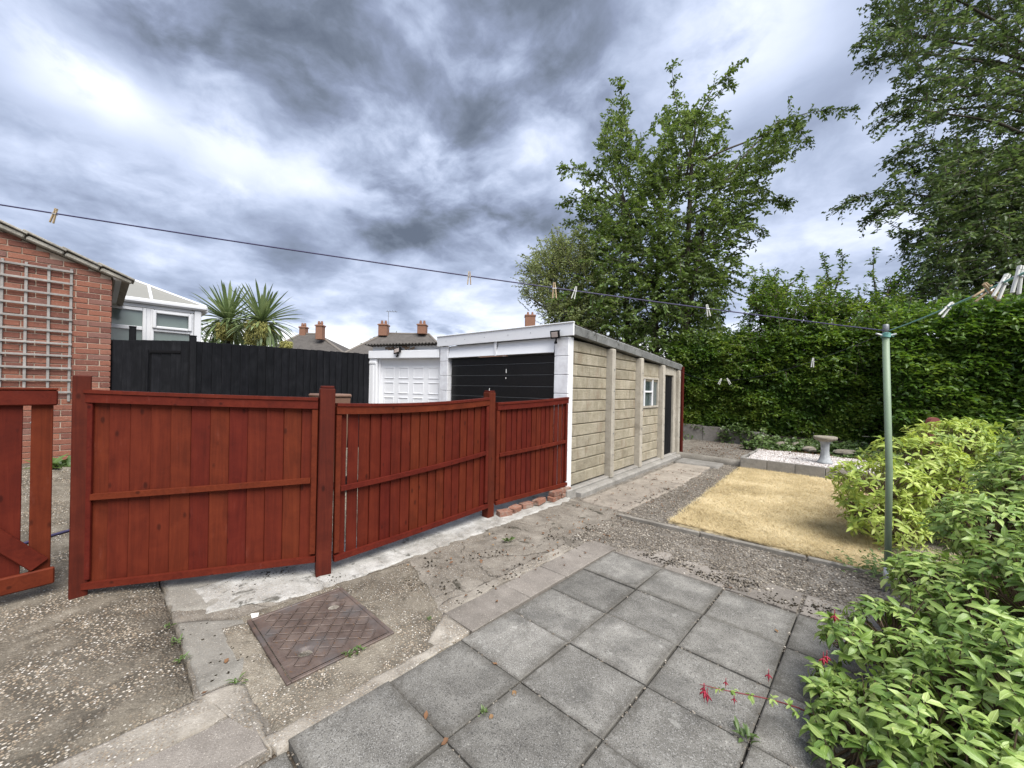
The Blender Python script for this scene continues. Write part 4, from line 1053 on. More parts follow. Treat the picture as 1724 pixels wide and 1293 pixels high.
# narrow red fence closing the gap beyond the concrete garage
t = thing('red_end_fence', (-2.14, 8.04, 0), 'narrow strip of red fence at the far end of the concrete garage', 'fence')
a0, a1 = Vector((-2.125, 8.10, 0)), Vector((-2.78, 10.0, 0)); tt = (a1 - a0).normalized(); nr = Vector((tt.y, -tt.x, 0))
for k in range(14):
    c = a0 + tt * (.07 + k * .14); m_ = MB(); m_.box((0, 0, 0), (.15, .016, 1.62), (tt, nr, UP), .003); put('board', m_.mesh('board', M['red']), t, c + UP * 1.30)
m_ = MB(); m_.bar(a0 + UP * .28, a1 + UP * .28, .06, .50, UP, .008); m_.build('gravel_board', M['kerb'], t)
m_ = MB(); m_.box(a0 + UP * 1.06 - tt * .05, (.09, .09, 2.1), ch=.006); m_.build('post', M['red_post'], t)
# ------------------------------------------------------------------ brick house with gable end
BX, BY1 = -6.44, -1.385
def rake(y): return 2.955 + (BY1 - y) * .385
hs = thing('brick_house', (BX, BY1, .3), 'red brick house end with a sloping tiled verge, at the left edge', 'house')
PEAK = -4.6; BACK = -10.6
m_ = MB(); ya = BY1 - .012
prof = [(ya, .2), (ya, rake(ya) - .03), (PEAK, rake(PEAK) - .03), (2 * PEAK - ya, rake(ya) - .03), (2 * PEAK - ya, .2)]
k = len(prof); vs = [(BX - .003, y, z) for y, z in prof] + [(BACK, y, z) for y, z in prof]
m_.add(vs, [tuple(range(k)), tuple(reversed(range(k, 2 * k)))] + [(i, k + i, k + (i + 1) % k, (i + 1) % k) for i in range(k)])
m_.build('wall', M['brick_mortar'], hs)
bm_ = MB(); bm_.box((0, 0, 0), (.1025, .215, .065), ch=.004); bme = bm_.mesh('brick', M['brick'])
bh_ = MB(); bh_.box((0, 0, 0), (.1025, .1025, .065), ch=.004); bhe = bh_.mesh('brick', M['brick'])
cells = []
for c in range(46):
    z = .43 + .075 * c + .0375
    half = c % 2
    y = BY1
    first = True
    while y > -4.5:
        L = .1025 if (first and half) else .215
        yc = y - L / 2
        if z - .0375 < rake(yc) - .075: cells.append((yc, z, L))
        y -= L + .010; first = False
cells.sort(key=lambda q: -q[0])
rest = MB()
for i, (yc, z, L) in enumerate(cells):
    jx = random.uniform(-.0025, .0025)
    if i < 296:
        put('brick', bme if L > .15 else bhe, hs, (BX - .045 + jx, yc, z), (0, 0, R(random.uniform(-.5, .5))))
    else: rest.box((BX - .045 + jx, yc, z), (.1025, L, .065))
rest.build('brickwork', M['brick'], hs, kind='stuff')
# return of the wall behind the corner
# roof: slab and verge tiles
rf = MB()
ov = .06
def rk(y, dz): return (y, rake(y) + dz)
y_e = BY1 + .17
for sgn in (1, -1):
    f_ = (lambda y: y) if sgn == 1 else (lambda y: 2 * PEAK - y)
    vs = [(BX + ov - .03, f_(y_e), rake(y_e) + .03), (BX + ov - .03, f_(PEAK), rake(PEAK) + .03), (BACK, f_(PEAK), rake(PEAK) + .03), (BACK, f_(y_e), rake(y_e) + .03)]
    vs += [(a, b, c - .05) for a, b, c in vs]
    rf.add(vs, [(0, 1, 2, 3), (7, 6, 5, 4), (0, 4, 5, 1), (1, 5, 6, 2), (2, 6, 7, 3), (3, 7, 4, 0)] if sgn == 1 else [(3, 2, 1, 0), (4, 5, 6, 7), (1, 5, 4, 0), (2, 6, 5, 1), (3, 7, 6, 2), (0, 4, 7, 3)])
ro = rf.build('roof', M['tile'], hs)
sl_ = Vector((0, 1, -.385)).normalized(); nn = Vector((0, .385, 1)).normalized(); k = 0
y = y_e + .02
while y > PEAK:
    m_ = MB(); L = .33
    c = Vector((BX + ov - .09, y - L * .45, rake(y - L * .45) + .062 + .004))
    tl = (sl_ + nn * -.05).normalized()
    m_.box((0, 0, 0), (.30, L + .06, .026), (Vector((1, 0, 0)), tl, tl.cross(Vector((1, 0, 0))) * -1), .006)
    put('verge_tile', m_.mesh('verge_tile', M['tile']), ro, c)
    m_ = MB(); m_.box((0, 0, 0), (.055, L * .98, .055), (Vector((1, 0, 0)), sl_, nn), .012); put('verge_mortar', m_.mesh('verge_mortar', M['tile']), ro, c + Vector((.095, 0, -.055)))
    y -= L * .96
m_ = MB(); m_.box((BX - 2.0, BY1 + .06, rake(BY1) - .01), (4.1, .10, .09), ch=.02); m_.build('gutter', M['upvc'], hs)
m_ = MB(); m_.tube([(BX - .03, -2.03, 1.00), (BX + .10, -2.03, .985)], .022, 10); m_.tube([(BX + .10, -2.03, .985), (BX + .13, -2.05, .95)], .026, 10); m_.build('overflow_pipe', M['galv'], hs)

# trellis on the brick wall
tr = thing('trellis', (BX + .02, -1.78, .3), 'weathered grey square trellis fixed to the brick wall', 'trellis')
tz1 = 2.93
m_0 = Vector((BX + .035, 0, 0))
for k in range(11):
    z = tz1 - .012 - k * .158
    m_ = MB(); m_.box((0, 0, 0), (.018, 2.4, .026), ch=.003); put('lath', m_.mesh('lath', M['grey_wood']), tr, (BX + .036 + random.uniform(-.002, .002), -1.742 - 1.2, z), (R(random.uniform(-.15, .15)), 0, 0))
for k in range(13):
    m_ = MB(); m_.box((0, 0, 0), (.018, .026, 1.74), ch=.003); put('lath', m_.mesh('lath', M['grey_wood']), tr, (BX + .017, -1.76 - k * .185, tz1 - .84), (R(random.uniform(-.3, .3)), 0, 0))

# ------------------------------------------------------------------ conservatory behind the black gate
cv0, cv1 = -4.6, -.08; VX = -8.80
cv = thing('conservatory', (VX, cv1, .5), 'white framed conservatory with a pale polycarbonate roof behind the black gate', 'conservatory')
def cbox(name, y0, y1, z0, z1, mat, par, dx=0.0, dep=.07, ch=.008):
    m_ = MB(); m_.box((VX + dx, (y0 + y1) / 2, (z0 + z1) / 2), (dep, y1 - y0, z1 - z0), ch=ch); return m_.build(name, mat, par)
cbox('dwarf_wall', cv0, cv1, .3, 1.1, M['brick_mortar'], cv, -.02)
cbox('corner_post', cv1 - .11, cv1, 1.1, 2.955, M['upvc'], cv, 0, .14)
for k_ in range(3): cbox('mullion', cv1 - .82 - 1.02 * k_, cv1 - .75 - 1.02 * k_, 1.1, 2.89, M['upvc'], cv, -.004)
cbox('head_rail', cv0, cv1 - .11, 2.895, 2.955, M['upvc'], cv)
cw = []
for y0, y1, inset in ((cv1 - .76, cv1 - .115, True), (cv1 - 1.78, cv1 - .81, False), (cv1 - 2.80, cv1 - 1.83, False)):
    fr = MB(); z0, zm, z1 = 1.12, 2.50, 2.885
    for a, b in ((y0, y0 + .055), (y1 - .055, y1)): fr.box((VX + .01, (a + b) / 2, (z0 + z1) / 2), (.07, b - a, z1 - z0), ch=.008)
    for a, b in ((z0, z0 + .06), (zm - .035, zm + .035), (z1 - .06, z1)): fr.box((VX + .008, (y0 + y1) / 2, (a + b) / 2), (.065, y1 - y0 - .112, b - a), ch=.008)
    w_ = fr.build('window', M['upvc'], cv)
    if inset:
        ii = MB()
        for a, b in ((y0 + .03, y0 + .085), (y1 - .085, y1 - .03)): ii.box((VX + .05, (a + b) / 2, (zm + z1) / 2), (.05, b - a, z1 - zm - .05), ch=.01)
        for a, b in ((zm + .02, zm + .07), (z1 - .075, z1 - .03)): ii.box((VX + .05, (y0 + y1) / 2, (a + b) / 2), (.048, y1 - y0 - .172, b - a), ch=.01)
        ii.build('opening_frame', M['upvc'], w_)
    for a, b in ((z0 + .05, zm - .03), (zm + .03, z1 - .05)):
        g_ = MB(); g_.box((VX - .005, (y0 + y1) / 2, (a + b) / 2), (.012, y1 - y0 - .09, b - a)); g_.build('pane', M['glassy'], w_)
cbox('gutter', cv0, cv1 + .10, 2.96, 3.06, M['upvc'], cv, .06, .14, .03)
m_ = MB(); m_.box((VX - 2.0, cv1 + .07, 2.99), (3.9, .12, .11), ch=.03); m_.build('gutter', M['upvc'], cv)
m_ = MB(); m_.box((VX - 2.0, cv1 - .03, 2.0), (3.9, .06, 1.9)); m_.build('end_glazing', M['upvc'], cv)
# hipped roof of translucent sheet
e0, e1 = Vector((VX + .08, cv0, 3.05)), Vector((VX + .08, cv1 + .08, 3.05)); r1 = Vector((VX - 1.5, cv1 - 1.60, 3.86)); r0 = Vector((VX - 1.5, cv0, 3.86)); e2 = Vector((VX - 3.1, cv1 + .08, 3.05)); e3 = Vector((VX - 3.1, cv0, 3.05))
m_ = MB(); m_.add([e0, e1, r1, r0, e2, e3], [(0, 1, 2, 3), (1, 4, 2), (3, 2, 4, 5)]); cr = m_.build('roof', M['grey_poly'], cv)
m_ = MB(); m_.tube([e1, r1], .032, 6); m_.tube([r0, r1], .04, 6); m_.tube([e2, r1], .032, 6); m_.build('hip_bar', M['upvc'], cr)
for k in range(5):
    y = cv1 - .75 - .62 * k; s = min(1.0, (cv1 + .08 - y) / 1.68)
    a = Vector((VX + .08, y, 3.06)); b = Vector((VX + .08 - 1.58 * s, y, 3.06 + .81 * s)); m_ = MB(); m_.bar(a, b, .045, .035, UP); m_.build('glazing_bar', M['upvc'], cr)

# ------------------------------------------------------------------ houses far behind
def far_house(name, pl, pr, prl, prr, ey, ry, D, dep, label, chims, group='hipped houses beyond the gardens'):
    """eave corners and ridge ends given in photograph pixels at distance D"""
    a, b = at(pl, ey, D), at(pr, ey, D); c, e = at(prl, ry, D + dep / 2), at(prr, ry, D + dep / 2)
    ez = (a.z + b.z) / 2; rz = at((prl + prr) / 2, ry, D + dep / 2).z
    t = thing(name, ((a.x + b.x) / 2, (a.y + b.y) / 2, -.14), label, 'house', group)
    a.z = b.z = ez; c.z = e.z = rz
    a2, b2 = a + FW * dep, b + FW * dep
    m_ = MB(); ins = .35
    lo = [a + RT * ins + FW * ins, b - RT * ins + FW * ins, b2 - RT * ins - FW * ins, a2 + RT * ins - FW * ins]
    m_.prism([(q.x, q.y) for q in lo], -.14, ez + .05); m_.build('wall', M['far_brick'], t)
    m_ = MB(); m_.add([a, b, b2, a2, c, e], [(0, 1, 5, 4), (1, 2, 5), (2, 3, 4, 5), (3, 0, 4), (3, 2, 1, 0)]); r_ = m_.build('roof', M['roof_far'], t)
    m_ = MB()
    for p, q in ((a, c), (b, e), (c, e)): m_.tube([p, q], .13, 6)
    m_.build('ridge_tiles', M['roof_ridge'], r_)
    m_ = MB(); m_.bar(a + UP * -.05, b + UP * -.05, .12, .14); m_.build('gutter', M['upvc'], t)
    for k in range(2):
        f_ = MB(); p = a.lerp(b, .3 + .4 * k) + FW * (ins - .03) - UP * 1.3; f_.box(p, (1.3, .08, 1.2), (RT, FW, UP)); w_ = f_.build('window', M['upvc'], t)
        f_ = MB(); f_.box(p - FW * .05, (1.14, .02, 1.04), (RT, FW, UP)); f_.build('pane', M['glassy'], w_)
    for px, y0, y1, w, dd, aer in chims:
        p0, p1 = at(px, y1, D + dd), at(px, y0, D + dd); ww = w * (D + dd) / F_PX
        m_ = MB(); m_.box((p0.x, p0.y, (p0.z + p1.z) / 2), (ww, ww * 1.1, p1.z - p0.z), (RT, FW, UP), .04)
        m_.box((p0.x, p0.y, p1.z - .12), (ww + .14, ww * 1.1 + .14, .14), (RT, FW, UP), .02)
        ch = m_.build('chimney', M['far_brick'], r_)
        m_ = MB()
        for s in (-.22, .22): m_.lathe((p0.x + RT.x * s * ww, p0.y + RT.y * s * ww, p1.z), [(.13, -.03), (.15, .18), (.12, .34), (.11, .42)], 10)
        m_.build('chimney_pots', M['far_brick'], t, kind=None)
        if aer:
            q = p1 + RT * (ww * .55); m_ = MB(); m_.tube([q - UP * .6, q + UP * 1.5], .03, 5)
            m_.tube([q + UP * 1.45 - RT * .3, q + UP * 1.45 + RT * 1.0], .025, 5)
            for s in (-.1, .2, .5, .8): m_.tube([q + UP * 1.45 + RT * s - FW * .3 + UP * .1, q + UP * 1.45 + RT * s + FW * .3], .02, 4)
            m_.build('television_aerial', M['lead'], t)
    return t
far_house('far_house', 436, 586, 508, 534, 598, 562, 42, 9, 'grey roofed house with two chimneys, seen between the palm and the next house', [(511, 550, 574, 10, 4.5, False), (539, 547, 572, 11, 2.5, False)])
far_house('far_house', 574, 760, 648, 722, 599, 562, 40, 9, 'grey roofed house with two chimneys and an aerial behind the white garages', [(646, 546, 566, 14, 4.0, True), (711, 546, 563, 14, 4.2, False)])
far_house('far_house', 800, 985, 862, 925, 590, 556, 46, 9, 'house hidden behind the garage roof with one brick chimney showing', [(892, 531, 560, 17, 3.0, False)])

# ------------------------------------------------------------------ far end of the garden
rw = thing('retaining_wall', (-1.9, 10.12, .1), 'low grey concrete panel wall below the hedge at the end of the path', 'wall')
x = -2.80
for k, w_ in enumerate((.55, .46, .50, .52)):
    zt = .60 - .025 * k; m_ = MB()
    m_.box((x + w_ / 2, 10.12 + .006 * (k % 2) - .012 * k, (zt - .05) / 2), (w_ - .012, .06, zt + .05), ch=.008); m_.build('panel', M['kerb'], rw); x += w_
m_ = MB(); m_.box((-.4, 10.9, .15), (6.6, 1.5, .62)); hb = m_.build('hedge_bank', M['dark_soil'], None, kind='structure')
for (px, py, sx, sy, sz, lab) in ((1318, 749, .22, .14, .13, 'flat tan rock at the back of the gravel, left end of the row'), (1342, 751, .15, .13, .15, 'upright grey rock at the back of the gravel, next to a flat tan rock'),
                                (1362, 755, .16, .11, .09, 'small pinkish rock at the back of the gravel'), (1424, 761, .30, .13, .09, 'long flat grey rock on the gravel right of the bird bath'), (1293, 747, .12, .1, .06, 'small brown stone near the bed corner under the ivy')):
    p = on(px, py + 4, .25); m_ = MB(); rr = random.Random(px)
    prof = []
    vs = []; n1, n2 = 9, 6
    for i in range(n2):
        ph = -math.pi / 2 * .7 + (math.pi * .85) * i / (n2 - 1)
        for j in range(n1):
            th = 2 * math.pi * j / n1; s = 1 + rr.uniform(-.16, .16)
            vs.append(p + RT * (sx * math.cos(ph) * math.cos(th) * s) + FW * (sy * math.cos(ph) * math.sin(th) * s) + UP * (sz * .75 * math.sin(ph) * (1 + rr.uniform(-.1, .1)) + .04))
    fs = [(i * n1 + j, i * n1 + (j + 1) % n1, (i + 1) * n1 + (j + 1) % n1, (i + 1) * n1 + j) for i in range(n2 - 1) for j in range(n1)] + [tuple((n2 - 1) * n1 + j for j in range(n1))]
    m_.add(vs, fs); o = MB(); o = None
    rk_ = m_.build('rock', M['rock'], None); props(rk_, lab, 'rock', 'rocks at the back of the gravel bed')
# bird bath
bp = Vector((.59, 8.07, .19)); bb = thing('bird_bath', bp, 'stone bird bath on a fluted pedestal standing in the white gravel', 'bird bath')
vs = []; n1 = 32; prof = [(.122, 0), (.122, .03), (.112, .05), (.088, .08), (.072, .15), (.062, .25), (.066, .36), (.083, .42), (.095, .44)]
for r_, z in prof:
    for j in range(n1):
        th = 2 * math.pi * j / n1; fl = 1 + (.05 * math.cos(th * 8) if .05 < z < .46 else 0); vs.append(bp + Vector((r_ * fl * math.cos(th), r_ * fl * math.sin(th), z)))
fs = [(i * n1 + j, i * n1 + (j + 1) % n1, (i + 1) * n1 + (j + 1) % n1, (i + 1) * n1 + j) for i in range(len(prof) - 1) for j in range(n1)] + [tuple(range(n1))[::-1]]
m_ = MB(); m_.add(vs, fs); m_.build('pedestal', plain('blue_grey_stone', (.34, .36, .37), .9, var=.55, scale=14), bb, True)
m_ = MB(); m_.lathe(bp, [(.075, .425), (.14, .445), (.180, .47), (.188, .495), (.183, .52), (.168, .525), (.14, .507), (.04, .49)], 36); m_.build('basin', M['bath'], bb, True)

# ------------------------------------------------------------------ washing line
pt = on(1494, 990, .02)
wl = thing('washing_line_post', pt, 'green painted washing line post at the edge of the lawn', 'post')
top = at(1491.5, 546, depth_of(pt)); 
m_ = MB(); m_.tube([pt - UP * .1, pt + UP * .9 + RT * -.004, top - UP * .09], .0215, 18); m_.build('pole', M['green_pole'], wl, True)
m_ = MB(); m_.tube([top - UP * .09, top - UP * .005, top], [.019, .019, .015], 16); m_.build('pole_cap', M['lead'], wl, True)
m_ = MB(); m_.tube([pt - UP * .02 + FW * 0, pt + UP * .16], .025, 18); m_.build('ground_sleeve', M['galv'], wl, True)
m_ = MB(); m_.bar(pt + RT * .012 - FW * .025 + UP * .05, pt + RT * .012 - FW * .025 + UP * .20, .018, .004, FW); m_.build('label_strip', M['white_bit'], wl)
ck = top - UP * .085
m_ = MB(); m_.tube([ck - RT * .075 + UP * .012, ck - RT * .03, ck + RT * .03, ck + RT * .08 + UP * .012], .007, 8); m_.build('cleat', M['galv'], wl, True)
m_ = MB()
for k in range(5):
    z = -.012 + .006 * k; m_.tube([ck + Vector((.026 * math.cos(a), .026 * math.sin(a), z + .004 * math.sin(a * 2 + k))) for a in np.linspace(0, 6.283, 13)], .0045, 5)
m_.tube([ck + RT * .03 + UP * .01, ck + RT * .06 - UP * .01, ck + RT * .045 + UP * .015, ck + RT * .07], .0045, 5)
m_.build('wound_line', M['line_green'], wl, True)
def sagline(name, a, b, sag, r_, mat, label, k=40):
    pts = [a.lerp(b, i / k) - UP * (sag * 4 * (i / k) * (1 - i / k)) for i in range(k + 1)]
    m_ = MB(); m_.tube(pts, r_, 6); o = m_.build(name, mat, None, True); props(o, label, 'washing line', 'washing lines'); return pts
lA = top - UP * .05; lB = at(-330, 291, 2.1)
ptsA = sagline('washing_line', lA, lB, .04, .0042, M['line_blue'], 'dark blue washing line crossing the sky from the green post to the left', 60)
lC = at(1850, 400, .98)
ptsB = sagline('washing_line', lA + RT * .02, lC, .015, .0040, M['line_green'], 'pale green washing line from the post to the upper right')
lD = G(-.06, LN + .05, 2.02)
ptsC = sagline('washing_line', ck + UP * .02, lD, .30, .0014, M['line_blue'], 'thin slack line from the post to the far corner of the concrete garage')
def line_at(pts, px):
    best = min(pts, key=lambda p: abs(proj(p)[0] - px)); i = pts.index(best)
    lo = pts[max(i - 1, 0)]; hi = pts[min(i + 1, len(pts) - 1)]
    a, b = proj(lo)[0], proj(hi)[0]; s = min(max((px - a) / (b - a + 1e-9), 0), 1); return lo.lerp(hi, s)
def proj(p):
    r = Vector(p) - CAM; dd = r.dot(FW); X = r.dot(RT) / dd * F_PX; Y = -r.z / dd * F_PX
    c, s = math.cos(ROLL), math.sin(ROLL); return CX + X * c - Y * s, CY + X * s + Y * c
def make_peg(mat):
    t = thing('clothes_peg', (0, 0, 0), 'peg', 'clothes peg', 'clothes pegs on the washing lines')
    for s in (-1, 1):
        m_ = MB(); m_.bar(Vector((s * .0045, 0, .018)), Vector((s * .0105, 0, -.058)), .010, .0065, (1, 0, 0), .002); m_.bar(Vector((s * .0045, 0, .018)), Vector((s * .0035, 0, .030)), .010, .0045, (1, 0, 0)); m_.build('prong', mat, t)
    m_ = MB(); m_.tube([(-.011, -.006, -.004), (.011, -.006, -.004), (.011, .006, -.004), (-.011, .006, -.004)], .0022, 5); m_.build('spring', M['galv'], t)
    return t
pw = make_peg(M['peg']); pg = make_peg(M['peg_grey']); used = {}
PEGS = [(ptsA, 92, 18, 'w', 'wooden peg on the dark line above the brick house roof', 1.0), (ptsA, 790, 0, 'w', 'wooden peg on the dark line in front of the grey cloud', 1.0), (ptsA, 933, -2, 'w', 'brown wooden peg on the line left of the tall tree, behind the roof edge', 1.25),
        (ptsA, 968, 14, 'g', 'pale peg on the line in front of the bush beside the tall tree', 1.0), (ptsA, 1191, -12, 'g', 'pale peg on the line in front of the right side of the tall tree', 1.0),
        (ptsC, 1213, 22, 'g', 'white peg on the slack line before the hedge, left of a close pair', 1.25), (ptsC, 1226, -30, 'g', 'white peg on the slack line before the hedge, right of a close pair', 1.25), (ptsC, 1369, 4, 'g', 'white peg alone on the slack line close to the hedge top', 1.1),
        (ptsB, 1597, 40, 'g', 'pale peg leaning on the green line nearest the post', 1.0), (ptsB, 1660, 52, 'w', 'greyish wooden peg tilted far over on the green line', 1.0), (ptsB, 1667, -48, 'w', 'wooden peg crossing another on the green line', 1.0),
        (ptsB, 1690, 26, 'g', 'pale grey peg hanging on the green line, next to the last one', 1.1), (ptsB, 1716, 10, 'g', 'pale grey peg on the green line at the right edge', 1.1)]
for pts, px, ang, kind, lab, sc_ in PEGS:
    src = pw if kind == 'w' else pg
    o = copy_tree(src) if used.get(kind) else src; used[kind] = 1
    p = line_at(pts, px); o.location = p; o.scale = (sc_,) * 3
    # hang about the line, swung by ang in the view plane
    q = Matrix.Rotation(0, 3, 'Z'); X = (RT * math.cos(R(ang)) - UP * math.sin(R(ang))); Z = (UP * math.cos(R(ang)) + RT * math.sin(R(ang))); Y = Z.cross(X)
    mt = Matrix((X, Y, Z)).transposed(); o.rotation_euler = mt.to_euler(); o['label'] = lab

# ------------------------------------------------------------------ small things
c0, c1 = on(0, 806, gz(-4, -2) * .6), on(118, 797, .20)
pts = []
for i in range(30):
    a = i / 29; x = -3.5 - 0 * a; p = Vector((-3.6 - .9 * a + .05 * math.sin(a * 9), -2.9 + 2.9 * a, 0)); p.z = gz(p.x, p.y) + .014; pts.append(p)
m_ = MB(); m_.tube(pts, .012, 7); o = m_.build('garden_hose', M['line_blue'], None, True); props(o, 'thin blue hose lying on the drive behind the red gate', 'hose')
p = on(427, 1036, .004); m_ = MB(); m_.add([p + Vector(q) for q in ((-.03, -.01, 0), (.035, -.018, .002), (.05, .012, .006), (0, .03, .003), (-.03, -.01, .003), (.035, -.018, .005), (.05, .012, .009), (0, .03, .006))], [(3, 2, 1, 0), (4, 5, 6, 7), (0, 1, 5, 4), (1, 2, 6, 5), (2, 3, 7, 6), (3, 0, 4, 7)])
o = m_.build('paper_scrap', M['white_bit'], None); props(o, 'white scrap of paper beside the corner of the iron cover', 'paper scrap')
# rounded red post and pale pot half hidden by the shrubs
q = at(1571, 712, 5.2); t = thing('rounded_post', (q.x, q.y, 0), 'round topped red brown post behind the yellow green shrub', 'post')
m_ = MB(); prof = [(-.075, 0), (.075, 0)] + [(.075 * math.cos(a), q.z - .0 + .075 * math.sin(a)) for a in np.linspace(0, math.pi, 9)]
k = len(prof); vs = [Vector((q.x, q.y, 0)) + RT * a + UP * b + FW * s for s in (-.03, .03) for a, b in prof]
m_.add(vs, [tuple(range(k)), tuple(reversed(range(k, 2 * k)))] + [((i + 1) % k, i, k + i, k + (i + 1) % k) for i in range(k)]); m_.build('post', M['red_garden'], t)
q = at(1726, 770, 3.4); t = thing('stone_planter', (q.x, q.y, 0), 'pale square planter half hidden behind the green bush at the right edge', 'planter')
m_ = MB(); m_.box((q.x, q.y, q.z - .35), (.22, .22, .70), ch=.02); m_.build('body', M['pot'], t)
m_ = MB(); m_.box((q.x, q.y, q.z + .0), (.27, .27, .05), ch=.015); m_.build('rim', M['pot'], t)
# ------------------------------------------------------------------ foliage
def inside(poly, X, Y):
    r = np.zeros(len(X), bool); k = len(poly)
    for i in range(k):
        x0, y0 = poly[i]; x1, y1 = poly[(i + 1) % k]
        c = ((y0 > Y) != (y1 > Y)) & (X < (x1 - x0) * (Y - y0) / (y1 - y0 + 1e-9) + x0); r ^= c
    return r
def poly_pts(poly, n_, hole=0.0, hs=.02, seed=0):
    p = np.array(poly, float); out = np.zeros((0, 2))
    while len(out) < n_:
        q = p.min(0) + rng.random((n_ * 2, 2)) * (p.max(0) - p.min(0)); q = q[inside(poly, q[:, 0], q[:, 1])]
        if hole:
            v = np.array([mnoise.fractal(Vector((a * hs, b * hs, seed)), 1.0, 2.0, 3) for a, b in q]); q = q[v > -.55 + hole + (rng.random(len(q)) - .5) * .35]
        out = np.concatenate([out, q])
    return out[:n_]
def twig_leaves(S, D, L, k, ll, lw, droop=.12, flat=.6, spread=.9):
    """alternate leaves along many drooping twigs; returns leaf arrays and twig segments"""
    n_ = len(S); D = unit(D); t = (np.arange(k) + .6) / k
    L = np.asarray(L).reshape(-1, 1, 1); up = np.array([0, 0, 1.0])
    P = S[:, None] + D[:, None] * L * t[None, :, None] - up * (droop * L * (t ** 2)[None, :, None])
    side = unit(np.cross(D, up + .2 * rng.normal(size=(n_, 3))))
    sg = np.where((np.arange(k) % 2) == 0, 1.0, -1.0)
    Dl = unit(D[:, None] * .65 + side[:, None] * (sg[None, :, None] * spread) + rng.normal(size=(n_, k, 3)) * .35 - up * .12)
    Nn = unit(up * flat + rng.normal(size=(n_, k, 3)) * (1.05 - flat))
    sz = .7 + .6 * rng.random((n_, k))
    segs_e = S + D * L[:, 0] - up * (droop * L[:, 0])
    return P.reshape(-1, 3), Dl.reshape(-1, 3), Nn.reshape(-1, 3), (sz * ll).reshape(-1), (sz * lw).reshape(-1), segs_e
def limb(mb, a, b, r0, r1, bend=.15, k=7, n_=7):
    a, b = Vector(a), Vector(b); L = (b - a).length
    off = Vector((random.uniform(-1, 1), random.uniform(-1, 1), random.uniform(.2, 1))) * bend * L
    pts = [a.lerp(b, i / k) + off * math.sin(math.pi * i / k) * .5 + Vector((nz(i, a.x, .7), nz(i, a.y, .7, 3), 0)) * .02 * L for i in range(k + 1)]
    mb.tube(pts, [r0 + (r1 - r0) * i / k for i in range(k + 1)], n_); return pts

